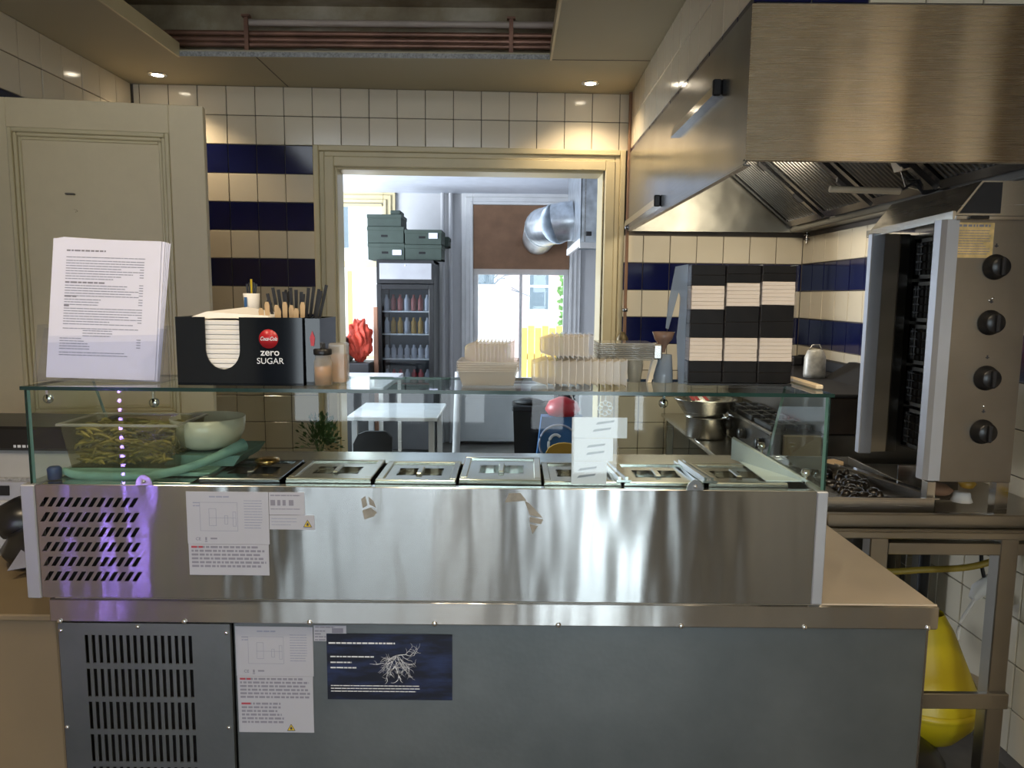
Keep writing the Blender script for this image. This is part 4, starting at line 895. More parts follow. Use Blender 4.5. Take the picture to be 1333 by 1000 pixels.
# ================================================================== GRILL TABLE AND DONER GRILL
M['steel_table'] = steel('worn_table_steel', (.34, .32, .28), .3, (3, 3, 150), .15)
t = thing('grill_table', 'stainless steel grill table on square legs with a low stretcher', 'table', (1.22, 2.3, 0))
TY = 1.90
b = MB(); b.box(.846, 1.60, TY, 2.72, .868, .888, .003); b.box(.846, 1.60, TY, TY + .012, .888, .893, .002); b.build('table_top', M['steel_table'], t)
MB().box(.850, 1.60, TY + .03, TY + .05, .893 - .004, .927, .003).build('upstand', M['steel_table'], t)
for x, y in ((.965, TY + .02), (1.315, TY + .02), (.965, 2.66), (1.52, 2.66)): MB().box(x, x + .050, y, y + .045, .0, .868, .003).build('leg', M['steel_table'], t)
MB().box(1.015, 1.60, TY + .022, TY + .050, .818, .852, .002).build('rail', M['steel_table'], t)
MB().box(.965, 1.365, TY + .005, TY + .022, .388, .432, .002).build('stretcher', M['steel_table'], t)
MB().box(.965, 1.365, 2.63, 2.655, .388, .432, .002).build('stretcher', M['steel_table'], t)
t = thing('grease_pan', 'shallow steel grease pan full of charred residue below the grill', 'pan', (1.05, 2.2, .9))
px0, px1, py0, py1 = .868, 1.172, 1.99, 2.52
b = MB(); b.box(px0, px1, py0, py0 + .004, .890, .957, .001); b.box(px0, px1, py1 - .004, py1, .890, .957, .001); b.box(px0, px0 + .004, py0, py1, .890, .957, .001); b.box(px1 - .004, px1, py0, py1, .890, .957, .001); b.box(px0, px1, py0, py1, .888, .893)
b.box(px0 - .006, px1 + .006, py0 - .008, py0, .953, .958, .001); b.build('pan', M['steel'], t)
b = MB(); b.sheet([(px0 + .004, py0 + .01, .952), (px0 + .14, py0 + .01, .905), (px0 + .14, py1 - .01, .905), (px0 + .004, py1 - .01, .952)], .002); b.build('sloping_side', M['steel'], t)
b = MB(); rr = random.Random(12)
for i in range(40):
    x, y, r = rr.uniform(px0 + .15, px1 - .03), rr.uniform(py0 + .03, py1 - .03), rr.uniform(.012, .032); b.disc([(r, .894), (r * .9, .905 + rr.uniform(0, .012)), (r * .4, .925)], (x, y, 0), n=7)
o = b.build('charred_residue', M['grease']); tag(o, 'black charred grease lumps in the shallow steel pan', 'grease', kind='stuff')
t = thing('pan_tongs', 'small steel scraper lying across the grease pan rim', 'scraper', (1.1, 2.2, .958))
MB().hexa([(1.06, 2.38, .959), (1.16, 2.02, .959), (1.185, 2.02, .959), (1.085, 2.38, .959), (1.06, 2.38, .964), (1.16, 2.02, .964), (1.185, 2.02, .964), (1.085, 2.38, .964)]).build('blade', M['steel_bright'], t)
MB().hexa([(1.045, 2.41, .959), (1.06, 2.38, .959), (1.09, 2.38, .959), (1.075, 2.42, .959), (1.045, 2.41, .970), (1.06, 2.38, .970), (1.09, 2.38, .970), (1.075, 2.42, .970)]).build('handle', M['wood_light'], t)
tag(MB().disc([(.016, .958), (.030, .960), (.032, .966), (.012, .972)], (.905, 2.46, 0), 'z', 16).build('pan_stopper', M['steel_bright']), 'small round steel stopper on the far corner of the grease pan', 'stopper')
t = thing('doner_grill', 'tall gas doner grill with a steel control panel and four black knobs', 'grill', (1.30, 2.3, .893)); DG = t
gy = 2.0
b = MB(); b.box(1.183, 1.380, gy, gy + .006, 1.000, 1.712, .001); b.box(1.377, 1.380, gy + .006, 2.58, 1.0, 1.712); b.build('control_panel', M['panel_steel'] if 'panel_steel' in M else M.setdefault('panel_steel', steel('dull_panel_steel', (.30, .27, .23), .38, (3, 3, 200), .15, var=.15)), t)
MB().prism([(1.1825, gy - .002), (1.1825, gy + .06), (1.150, gy + .06), (1.140, gy + .04), (1.142, gy + .012), (1.152, gy)], 'z', 1.003, 1.712).build('front_wing', M['steel_vert'], t)
MB().box(1.168, 1.40, gy - .010, gy + .02, 1.710, 1.722, .002).build('top_rail', M['steel'], t)
b = MB(); b.prism([(1.335, gy + .1), (1.345, gy + .1), (1.345, 2.50), (1.335, 2.50)], 'z', 1.0, 1.712)
b.box(1.184, 1.335, gy + .10, gy + .104, 1.0, 1.712); b.box(1.20, 1.335, 2.496, 2.50, 1.0, 1.712); b.build('cavity_lining', M['mirror_steel'], t)
for k in range(5):
    z0 = 1.015 + k * .138; bb = MB(); y0, y1 = gy + .15, 2.46
    for q in ((y0, y1, z0, z0 + .012), (y0, y1, z0 + .116, z0 + .128), (y0, y0 + .012, z0, z0 + .128), (y1 - .012, y1, z0, z0 + .128)): bb.box(1.315, 1.334, *q)
    bo = bb.build('burner', M['steel_dark'], t)
    bb = MB()
    for j in range(9): yy = y0 + .02 + (y1 - y0 - .04) * j / 8; bb.box(1.326, 1.330, yy - .002, yy + .002, z0 + .012, z0 + .116)
    for j in range(4): zz_ = z0 + .03 + j * .025; bb.box(1.325, 1.329, y0 + .012, y1 - .012, zz_ - .002, zz_ + .002)
    bb.build('mesh_screen', M['grease'], bo)
b = MB(); b.box(1.165, 1.208, 2.44, 2.47, .985, 1.712, .003); b.build('rear_column', M['steel_vert'], t)
MB().prism([(1.209, 2.445), (1.209, 2.47), (1.262, 2.48), (1.262, 2.455)], 'z', .99, 1.712).build('rear_wing', M['tube_panel'] if 'tube_panel' in M else M.setdefault('tube_panel', mat('cream_reflecting_steel', (.42, .38, .30), .35, .7)), t)
MB().box(1.263, 1.297, 2.455, 2.485, .99, 1.712, .002).build('rear_flap', M['mirror_steel'], t)
b = MB(); b.hexa([(1.165, gy - .004, 1.722), (1.400, gy - .004, 1.722), (1.400, 2.52, 1.722), (1.190, 2.52, 1.722), (1.232, gy - .004, 1.812), (1.395, gy - .004, 1.812), (1.395, 2.50, 1.812), (1.25, 2.50, 1.812)])
b.build('canopy', M['steel'], t)
MB().hexa([(1.160, gy - .006, 1.712), (1.168, gy - .006, 1.712), (1.192, 2.525, 1.704), (1.184, 2.525, 1.704), (1.160, gy - .006, 1.733), (1.168, gy - .006, 1.733), (1.192, 2.525, 1.727), (1.184, 2.525, 1.727)]).build('canopy_lip', M['steel_bright'], t)
MB().prism([(1.178, 1.728), (1.285, 1.728), (1.285, 1.808), (1.236, 1.808)], 'y', gy - .0065, gy - .0045).build('canopy_end', M['black_soft'], t)
for i, (x, z) in enumerate(((1.286, 1.588), (1.285, 1.440), (1.287, 1.290), (1.289, 1.142))):
    o = MB().disc([(.034, 0), (.034, -.004), (.028, -.007), (.027, -.026), (.024, -.030)], (x, gy, z), 'y', 24).build('knob', M['black'], t)
    MB().box(x - .005, x + .005, gy - .042, gy - .029, z - .024, z + .024, .003).build('knob_grip', M['black_soft'], o)
    b = MB(); b.box(x - .002, x + .002, gy - .0006, gy, z + .052, z + .062); b.box(x - .005, x + .005, gy - .0006, gy, z + .054, z + .057); b.build('mark', M['print_dark'], t)
for x, z in ((1.287, 1.505), (1.279, 1.50), (1.288, 1.212)): MB().disc([(.004, 0), (.003, -.003)], (x, gy, z), 'y', 8).build('screw', M['chrome'], t)
o = MB().box(1.178, 1.276, gy - .001, gy, 1.612, 1.704).build('rating_plate', mat('yellowed_label', (.62, .45, .19), .5, var=.25, vs=40), t)
b = MB(); lines(b, 1.182, 1.270, 1.699, 1, .01, .006, gy - .001, 3, ragged=.1); lines(b, 1.184, 1.268, 1.684, 10, .0068, .0018, gy - .001, 4, ragged=.4); b.build('print', M['print'], o)
MB().box(1.20, 1.25, gy - .020, gy - .010, 1.712, 1.720, .002).build('handle', M['black'], t)
# foot of the grill with open box of odds and ends
b = MB(); b.box(1.152, 1.175, gy, gy + .03, .893, 1.0, .001); b.box(1.342, 1.378, gy, gy + .03, .893, 1.0, .001); b.box(1.175, 1.342, gy, gy + .03, .893, .905); b.build('foot_frame', M['steel'], t); MB().box(1.175, 1.36, gy + .20, gy + .205, .893, 1.0).build('foot_back', M['steel_dark'], t)
rr = random.Random(21)
for i, (x, z, m, lb) in enumerate(((1.235, .958, M['brown_board'], 'brown rag pushed into the open foot of the doner grill'), (1.305, .935, M['napkin'], 'crumpled pale rag in the open foot of the doner grill'), (1.20, .920, M['napkin'], 'scrap of white paper in the open foot of the doner grill'), (1.318, .975, M['yellow_dark'], 'mustard coloured scrap in the open foot of the doner grill'))):
    b = MB(); b.disc([(.03 if i < 2 else .016, z - .014), (.040 if i == 0 else .024, z), (.022 if i < 2 else .014, z + .013)], (x, gy + .09, 0), n=9); o = b.build('rag', m); tag(o, lb, 'rag')
# dark junk behind
b = MB(); b.tube([(1.50, 2.02, .94), (1.44, 1.98, .945), (1.405, 1.95, .958), (1.39, 1.94, .97)], .007, 8, [.006, .009, .012, .006]); tag(b.build('yellow_tap', M['yellow_sign']), 'small yellow lever on the pipe right of the grill foot', 'lever')
tag(MB().tube([tuple(p) for p in curve_pts([(1.50, 2.02, .94), (1.53, 2.0, .925), (1.60, 2.0, .912)], 4)], .004, 6).build('thin_cable', M['black']), 'thin black cable running from the yellow lever to the wall', 'cable')

# under the grill table
tag(MB().tube([tuple(p) for p in curve_pts([(1.05, 2.55, .80), (1.10, 2.45, .66), (1.20, 2.35, .615), (1.34, 2.30, .635), (1.48, 2.28, .655), (1.58, 2.25, .71), (1.60, 2.22, .76)], 6)], .011, 8).build('gas_hose', M['yellow_hose']), 'yellow gas hose sagging under the grill table', 'hose')
t = thing('plug_cable', 'white power cable with a plug connector hanging on the wall tiles under the table', 'cable', (1.5, 2.3, .5))
MB().tube([tuple(p) for p in curve_pts([(1.54, 2.32, .565), (1.50, 2.30, .525), (1.46, 2.29, .46), (1.445, 2.28, .39), (1.40, 2.27, .35)], 6)], .0055, 6).build('cable', M['napkin'], t)
MB().tube([(1.505, 2.31, .535), (1.53, 2.32, .56), (1.575, 2.33, .60)], .02, 8, [.013, .024, .015]).build('connector', M['napkin'], t)
MB().tube([tuple(p) for p in curve_pts([(1.55, 2.33, .60), (1.535, 2.33, .67), (1.54, 2.33, .80)], 4)], .006, 6).build('upper_cable', M['black'], t)
tag(MB().tube([(1.42, 2.45, .10), (1.42, 2.45, .87)], .018, 10).build('drain_pipe', M['black_soft']), 'upright black drain pipe under the grill table', 'pipe')
t = thing('black_valve_box', 'black valve box hanging under the grill table top', 'valve', (1.22, 2.3, .8))
MB().box(1.20, 1.275, 2.30, 2.36, .775, .868, .006).build('body', M['black_soft'], t); MB().tube([(1.24, 2.33, .78), (1.20, 2.33, .66), (1.17, 2.33, .60)], .007, 6).build('lead', M['black_soft'], t)
# yellow bucket lying on the stretcher shelf
t = thing('yellow_wringer', 'yellow plastic mop wringer funnel standing under the grill table', 'mop wringer', (1.33, 2.2, .1))
b = MB(); K = []
prof = [(.045, .53), (.075, .48), (.125, .36), (.165, .26), (.168, .245), (.150, .20), (.11, .145), (.06, .120)]
b.lathe(prof, (1.31, 2.22, 0), n=28, M=None); b.build('funnel', M['yellow'], t)
MB().lathe([(.172, .252), (.174, .262), (.164, .268)], (1.31, 2.22, 0), n=28).build('rim', M['yellow'], t)
b = MB(); b.prism([(1.43, .35), (1.47, .33), (1.495, .27), (1.475, .27)], 'y', 2.18, 2.19); b.build('grey_clip', M['steel'], t)
MB().disc([(.05, .0), (.055, .12)], (1.31, 2.22, 0), n=16).build('foot', M['yellow_dark'], t)
t = thing('refuse_bag', 'black refuse bag slumped on the floor under the grill table', 'bag', (1.25, 2.25, 0))
b = MB(); rr = random.Random(2)
b.disc([(.16, .002), (.20, .05), (.19, .14), (.12, .20), (.05, .215)], (1.12, 2.12, 0), n=14); b.build('bag', M['black'], t)
MB().disc([(.03, .212), (.02, .235), (.04, .26)], (1.12, 2.12, 0), n=8).build('knot', M['black'], t)

# ================================================================== PREP TABLE AND RANGE ALONG THE RIGHT WALL
t = thing('prep_table', 'stainless steel prep table along the tiled wall behind the grill table', 'table', (1.2, 3.35, 0))
MB().box(.83, 1.60, 2.76, 4.06, .842, .862, .003).build('table_top', M['steel'], t)
for x, y in ((.85, 2.78), (.85, 4.0), (1.54, 2.78), (1.54, 4.0)): MB().box(x, x + .04, y, y + .04, 0, .842, .003).build('leg', M['steel'], t)
MB().box(.86, 1.58, 2.80, 4.02, .20, .215, .002).build('lower_shelf', M['steel_dark'], t)
MB().box(1.15, 1.56, 2.95, 3.9, .216, .80, .01).build('under_cabinet', M['steel_dark'], t)
t = thing('gas_range', 'dark greasy gas range with knobs and black grates on the prep table', 'range', (1.3, 3.2, .863)); RG = t
MB().box(1.0, 1.60, 2.77, 3.56, .8635, .985, .003).build('body', M['mirror_steel'], t)
o = MB().box(.995, .9995, 2.80, 3.53, .872, .975, .002).build('control_panel', M['steel_dark'], t)
for y in (2.90, 3.12, 3.34, 3.46): MB().disc([(.024, 0), (.022, -.020), (.018, -.026)], (.995, y, .925), 'x', 16).build('knob', M['black'], o)
MB().box(.985, .998, 2.77, 3.56, .980, .992, .003).build('front_rail', M['steel'], t)
MB().box(1.03, 1.17, 2.745, 2.768, .863, .985, .003).build('side_board', M['tan'], t)
for y in (2.84, 3.08, 3.32):
    b = MB()
    for k in range(4): b.box(1.01 + k * .05, 1.02 + k * .05, y, y + .20, .986, 1.006, .002)
    for k in range(2): b.box(1.01, 1.17, y + .04 + k * .11, y + .05 + k * .11, .990, 1.008, .002)
    b.build('grate', M['black_soft'], t)
t = thing('griddle_unit', 'black flat-topped griddle cabinet behind the steel canister', 'griddle', (1.4, 3.3, .99))
MB().box(1.19, 1.60, 2.77, 4.04, .9865, 1.128, .004).build('cabinet', mat('burnt_brown_steel', (.035, .026, .02), .5, .3, var=.4, vs=9), t)
MB().box(1.185, 1.60, 2.765, 4.045, 1.128, 1.142, .004).build('griddle_top', M['black_soft'], t)
MB().box(1.560, 1.60, 2.77, 4.04, 1.142, 1.195, .004).build('back_splash', M['black_soft'], t)
b = MB()
b.box(1.19, 1.56, 3.96, 4.04, 1.142, 1.19, .006); b.build('rear_splash', M['black_soft'], t)
MB().prism([(1.42, 1.142), (1.56, 1.142), (1.56, 1.215), (1.53, 1.215)], 'y', 3.0, 3.35).build('heat_guard', M['black_soft'], t)
t = thing('salt_canister', 'dented pale metal canister with a hinged opening on the black griddle', 'canister', (1.37, 3.35, 1.143))
b = MB(); b.lathe([(.0001, 1.1435), (.046, 1.1435), (.048, 1.16), (.046, 1.235), (.036, 1.262), (.030, 1.270), (.027, 1.270), (.030, 1.255)], (1.375, 3.35, 0), n=22); b.build('body', mat('dented_tin', (.42, .40, .35), .4, .1, var=.25, vs=40, bump=.3), t)
MB().tube([(1.345, 3.35, 1.268), (1.36, 3.35, 1.292), (1.39, 3.35, 1.292), (1.405, 3.35, 1.268)], .003, 6).build('handle', M['steel'], t)
t = thing('steel_pot', 'tall steel pot with a wide conical colander on the prep table edge', 'pot', (.905, 3.36, .863))
MB().lathe([(.0001, .8635), (.088, .8635), (.092, .87), (.092, .955), (.098, .957), (.098, .962), (.094, .962), (.090, .955), (.088, .87)], (.895, 3.36, 0), n=32).build('pot', M['steel'], t)
MB().lathe([(.0001, .930), (.060, .935), (.088, .965), (.135, 1.035), (.142, 1.040), (.142, 1.044), (.133, 1.040), (.086, .972), (.055, .942), (.0001, .938)], (.885, 3.36, 0), n=36).build('colander', M['steel'], t)
b = MB()
for k in range(4): b.hexa([(.80 + k * .02, 3.25, 1.046), (.815 + k * .02, 3.25, 1.046), (.835 + k * .02, 3.40, 1.046), (.82 + k * .02, 3.40, 1.046), (.80 + k * .02, 3.25, 1.049), (.815 + k * .02, 3.25, 1.049), (.835 + k * .02, 3.40, 1.049), (.82 + k * .02, 3.40, 1.049)]) if k != 2 else None
o = b.build('striped_cloth', M['red_label']); tag(o, 'red and white striped cloth edge draped over the colander rim', 'cloth')

# ================================================================== LEFT SIDE
import math as _m
t = thing('door_1', None, None, (-1.97, 2.775, 0), R(9.2)); t['kind'] = 'structure'; DW, DH = .80, 2.202
b = MB(); s0, s1, tr_ = .115, .125, .105
b.box(0, s0, 0, .04, .01, DH, .002); b.box(DW - s1, DW, 0, .04, .01, DH, .002); b.box(s0, DW - s1, 0, .04, DH - tr_, DH, .002); b.box(s0, DW - s1, 0, .04, .01, .22, .002); b.box(s0, DW - s1, .0, .04, .88, 1.02, .002)
b.build('door_frame', M['door_paint'], t, True)
for z0, z1 in ((1.02, DH - tr_), (.22, .88)):
    MB().box(s0, DW - s1, .014, .026, z0, z1).build('door_panel', M['door_paint'], t, True)
    b = MB()
    for d, w, yy in ((0, .016, -.006), (.016, .014, .002), (.030, .012, .008)):
        x0, x1, a, c = s0 + d, DW - s1 - d, z0 + d, z1 - d
        b.box(x0, x0 + w, yy, .016, a, c, .003); b.box(x1 - w, x1, yy, .016, a, c, .003); b.box(x0 + w, x1 - w, yy, .016, a, a + w, .003); b.box(x0 + w, x1 - w, yy, .016, c - w, c, .003)
    b.build('moulding', M['cream_paint'], t, True)
b = MB(); b.box(.30, .33, -.004, .0145, 1.86, 1.866, .001); b.build('scuff', M['grout'], t, True)
# low white cabinet with black device in front of the door
t = thing('white_cabinet', 'low off-white cabinet behind the counter at the doorway side', 'cabinet', (-1.55, 2.3, 0))
MB().box(-1.90, -1.25, 2.20, 2.60, .02, .845, .004).build('body', M['grey_paint'], t); MB().box(-1.92, -1.23, 2.18, 2.62, .845, .870, .004).build('top', M['grey_paint'], t)
for x in (-1.86, -1.55): 
    o = MB().box(x, x + .29, 2.186, 2.199, .10, .82, .003).build('door', M['grey_paint'], t); MB().box(x + .23, x + .245, 2.17, 2.186, .60, .72, .003).build('handle', M['steel'], o)
t = thing('white_appliance', 'boxy cream worktop appliance under the black device', 'appliance', (-1.55, 2.3, .871))
MB().box(-1.72, -1.30, 2.21, 2.52, .871, 1.020, .010).build('body', M['cream_bowl'] if False else mat('cream_appliance', (.46, .45, .42), .4), t); MB().box(-1.70, -1.45, 2.203, 2.21, .90, .935, .003).build('slot', M['grey_strip'], t)
t = thing('black_device', 'flat black device with a small pale badge on the cream appliance', 'device', (-1.5, 2.3, 1.021))
MB().box(-1.75, -1.31, 2.19, 2.45, 1.0215, 1.095, .008).build('case', M['black'], t); b = MB(); lines(b, -1.50, -1.45, 1.040, 1, .01, .008, 2.189, 3, ragged=0); b.build('badge', M['white_print'], t)
t = thing('card_terminal', 'small pale grey card terminal lying at the foot of the cream appliance', 'terminal', (-1.45, 2.1, .871))
MB().hexa([(-1.56, 2.185, .871), (-1.45, 2.185, .871), (-1.45, 2.203, .871), (-1.56, 2.203, .871), (-1.56, 2.19, .925), (-1.45, 2.19, .925), (-1.45, 2.2025, .925), (-1.56, 2.2025, .925)]).build('case', M['paper_grey'], t); MB().box(-1.55, -1.52, 2.183, 2.187, .885, .915).build('keypad', M['black_soft'], t)
t = thing('tan_side_unit', 'tan wooden side unit at the near corner of the counter', 'side unit', (-1.1, 1.46, 0))
MB().box(-1.25, -.921, 1.435, 1.90, .03, .838, .003).build('body', M['tan'], t); MB().box(-1.26, -.921, 1.425, 1.91, .838, .852, .003).build('top', M['tan'], t); MB().box(-.9205, -.912, 1.44, 1.90, .03, .85, .001).build('edge', M['tan_side'], t)
t = thing('black_bin_bags', 'crumpled black plastic bags heaped on the tan side unit', 'bags', (-1.12, 1.6, .853))
b = MB(); rr = random.Random(4)
for x, y, z, r in ((-1.13, 1.72, .87, .085), (-1.06, 1.80, .90, .075), (-1.20, 1.78, .92, .08), (-1.12, 1.82, .97, .06)):
    b.disc([(r * .7, z - .016), (r, z + .02), (r * .75, z + .055), (r * .3, z + .075)], (x, y, 0), n=9)
b.build('bags', M['black'], t)
MB().sheet([(-1.13, 1.60, .875), (-1.05, 1.64, .880), (-1.05, 1.68, .915), (-1.13, 1.66, .912)], .002).build('grey_flap', M['print'], t)

# potted plant on a crate behind the glass
t = thing('plant_stand', 'brown tiled-looking low crate holding the plant behind the display', 'crate', (-.98, 3.7, 0))
MB().box(-1.14, -.82, 3.60, 3.84, .002, .60, .004).build('crate', mat('dull_brown', (.11, .085, .06), .6), t)
for z in (.15, .30, .45): MB().box(-1.145, -.815, 3.595, 3.60, z, z + .012).build('band', M['grout'], t)
t = thing('potted_plant', 'bushy green potted plant behind the glass, beside the opening frame', 'plant', (-.98, 3.72, .601))
MB().lathe([(.0001, .601), (.045, .601), (.060, .69), (.055, .69), (.05, .67), (.0001, .67)], (-.98, 3.72, 0), n=18).build('pot', M['grey_paint'], t)
b = MB(); rr = random.Random(8)
for i in range(420):
    a = rr.uniform(0, 6.283); e = rr.uniform(-.2, 1.45); r = rr.uniform(.03, .12); c = Vector((-.98 + math.cos(a) * math.cos(e) * r, 3.72 + math.sin(a) * math.cos(e) * r, .74 + math.sin(e) * r * 1.2))
    d = (c - Vector((-.98, 3.72, .70))).normalized(); u = (d + Vector((0, 0, rr.uniform(-.5, .1)))).normalized() * rr.uniform(.022, .036); v = u.cross(Vector((rr.random(), rr.random(), 1))).normalized() * .009
    b._add([tuple(c), tuple(c + u * .5 + v), tuple(c + u), tuple(c + u * .5 - v)], [(0, 1, 2, 3)])
b.build('leaves', M['leaf'], t)['kind'] = 'stuff'
b = MB()
for i in range(7): a = i * .9; b.tube([(-.98, 3.72, .67), (-.98 + .03 * math.cos(a), 3.72 + .03 * math.sin(a), .76), (-.98 + .07 * math.cos(a), 3.72 + .07 * math.sin(a), .83)], .002, 5)
b.build('stems', M['leaf'], t)['kind'] = 'stuff'

# ================================================================== BACK ROOM
t = thing('drinks_fridge', 'tall black glass-door drinks fridge with a grey header panel in the back room', 'fridge', (-.98, 7.1, 0))
fx0, fx1, fy, fz1 = -1.245, -.722, 6.80, 1.815
b = MB(); b.box(fx0, fx0 + .03, fy + .03, 7.32, .05, fz1, .004); b.box(fx1 - .03, fx1, fy + .03, 7.32, .05, fz1, .004); b.box(fx0, fx1, 7.30, 7.32, .05, fz1); b.box(fx0, fx1, fy + .03, 7.32, fz1 - .03, fz1, .004); b.box(fx0 + .03, fx1 - .03, fy + .03, 7.30, .05, .60)
b.build('cabinet', M['black'], t)
MB().box(fx0, fx1, fy + .005, fy + .03, 1.60, fz1, .004).build('header_frame', M['black'], t); MB().box(fx0 + .03, fx1 - .02, fy - .001, fy + .005, 1.640, 1.785, .002).build('header_panel', mat('pale_header', (.36, .36, .38), .4), t)
MB().disc([(.008, 0), (.006, -.003)], (-.98, fy - .001, 1.765), 'y', 10).build('badge', M['white_print'], t)
b = MB(); b.box(fx0, fx0 + .045, fy, fy + .03, .60, 1.595, .003); b.box(fx1 - .045, fx1, fy, fy + .03, .60, 1.595, .003); b.box(fx0 + .045, fx1 - .045, fy, fy + .03, 1.55, 1.595, .003); b.box(fx0 + .045, fx1 - .045, fy, fy + .03, .60, .645, .003)
dr = b.build('door_frame', M['black'], t); MB().box(fx0 + .045, fx1 - .045, fy + .012, fy + .016, .645, 1.55).build('door_glass', clear('fridge_glass', (.75, .78, .80)), dr)
MB().box(fx0 + .005, fx1 - .005, fy + .01, fy + .03, .06, .595, .004).build('lower_grille', mat('dark_grey_panel', (.13, .13, .14), .5), t)
for z in (.67, .90, 1.13, 1.34): MB().box(fx0 + .03, fx1 - .03, fy + .05, 7.28, z, z + .012).build('shelf', M['white_paint'] if z != .67 else M['red_label'], t)
MB().box(fx0 + .04, fx1 - .04, 7.28, 7.295, .62, 1.75).build('back_liner', M['outside_dark'], t)
rr = random.Random(15)
cols = {.682: ('red', M['red_label']), .912: ('pale', M['paper_grey']), 1.142: ('amber', M['yellow_dark']), 1.352: ('dull red', mat('dull_red', (.28, .06, .05), .4))}
for z, (cn, m) in cols.items():
    for i in range(7):
        x = fx0 + .075 + i * .063; mm = m if i % 3 else M['paper_grey']
        b = MB(); h = .125 if z < 1.1 else .15; b.disc([(.024, z), (.026, z + .01), (.026, z + h * .7), (.012, z + h * .85), (.012, z + h)], (x, fy + .10, 0), n=10)
        tag(b.build('drink_bottle', mm), 'small %s drink bottle on the %s shelf of the fridge' % (cn if mm is m else 'white-labelled', {.682: 'lowest', .912: 'second', 1.142: 'third', 1.352: 'top'}[z]), 'bottle', 'drinks on the %s shelf of the fridge' % {.682: 'lowest', .912: 'second', 1.142: 'third', 1.352: 'top'}[z])
def crate(x0, x1, z0, z1, y0, label, lab=None, hole=True):
    t = thing('cardboard_crate', label, 'crate', ((x0 + x1) / 2, y0 + .17, z0)); t['group'] = 'dark green crates on the fridge'
    w = .012; b = MB(); b.box(x0, x1, y0, y0 + w, z0, z1, .003); b.box(x0, x1, y0 + .33, y0 + .34, z0, z1); b.box(x0, x0 + w, y0 + w, y0 + .33, z0, z1); b.box(x1 - w, x1, y0 + w, y0 + .33, z0, z1); b.box(x0, x1, y0 + w, y0 + .33, z0, z0 + w); b.build('body', M['green_card'], t)
    b = MB(); b.box(x0 - .004, x1 + .004, y0 - .005, y0 + .343, z1 - .035, z1 - .0005, .003); b.build('lid', M['green_card'], t)
    if hole: xm = (x0 + x1) / 2; MB().box(xm - .04, xm + .02, y0 - .001, y0, z0 + .055, z0 + .075).build('hand_hole', M['dark_hole'], t)
    if lab: MB().box(lab[0], lab[1], y0 - .0075, y0 - .006 if lab[2] > z1 - .07 else y0 - .001, lab[2], lab[3]).build('paper_label', M['paper'], t)
crate(-1.325, -.993, 1.816, 1.965, 6.84, 'dark green crate with a white label, bottom left on the fridge', (-1.10, -1.02, 1.86, 1.905))
crate(-.985, -.655, 1.816, 1.955, 6.84, 'plain dark green crate, bottom right on the fridge')
crate(-1.330, -.998, 1.966, 2.115, 6.845, 'dark green crate resting on the white-labelled one')
crate(-.985, -.655, 1.956, 2.09, 6.84, 'dark green crate with a white label at its upper corner, right stack top', (-.77, -.69, 2.01, 2.060))
crate(-1.330, -1.02, 2.116, 2.225, 6.85, 'topmost dark green crate with a notched upper edge', None, False)
tag(MB().box(-1.12, -1.03, 6.86, 7.10, 2.2255, 2.262, .004).build('crate_flap', M['green_card']), 'small dark green box corner on the topmost crate', 'box')
crate(-.95, -.62, 1.960, 2.055, 7.19, 'dark green crate behind the right stack, only its end showing', None, False)
# red things by the left window
t = thing('red_jacket', 'crumpled orange-red jacket heaped beside the fridge by the window', 'jacket', (-1.36, 6.6, .82))
b = MB(); rr = random.Random(31)
from mathutils import noise as mn
b.bm.free(); b = MB(); bmesh.ops.create_icosphere(b.bm, subdivisions=5, radius=1)
for v in b.bm.verts:
    q = v.co.copy(); w_ = .78 + .5 * abs(mn.noise(q * 2.1)) + .14 * mn.noise(q * Vector((5, 5, 2))); v.co = Vector((-1.365 + q.x * .115 * w_ - .03 * q.z, 6.62 + q.y * .08 * w_, 1.085 + q.z * .195 * w_ + .05 * q.x))
b.build('cloth', M['red_cloth'], t)
t = thing('dark_trolley', 'dark box trolley under the orange-red jacket', 'trolley', (-1.42, 6.6, 0))
MB().box(-1.56, -1.25, 6.45, 6.80, .05, .90, .01).build('body', M['black_soft'], t); MB().box(-1.58, -1.46, 6.46, 6.79, .90, 1.12, .01).build('side_bin', M['black_soft'], t)
for x in (-1.52, -1.29): MB().disc([(.025, x - .01), (.025, x + .01)], (0, 6.5, .026), 'x', 10).build('wheel', M['black'], t)
tag(MB().box(-1.243, -1.205, 6.62, 6.66, 0, 1.39, .004).build('wooden_post', mat('reddish_wood', (.30, .15, .09), .6)), 'upright brown wooden post between the red jacket and the fridge', 'post')
tag(MB().prism([(-1.56, 1.121), (-1.48, 1.121), (-1.535, 1.30), (-1.56, 1.30)], 'y', 6.50, 6.56).build('red_cone', M['red_cloth']), 'dull red pointed cloth corner at the window side of the trolley', 'cloth')
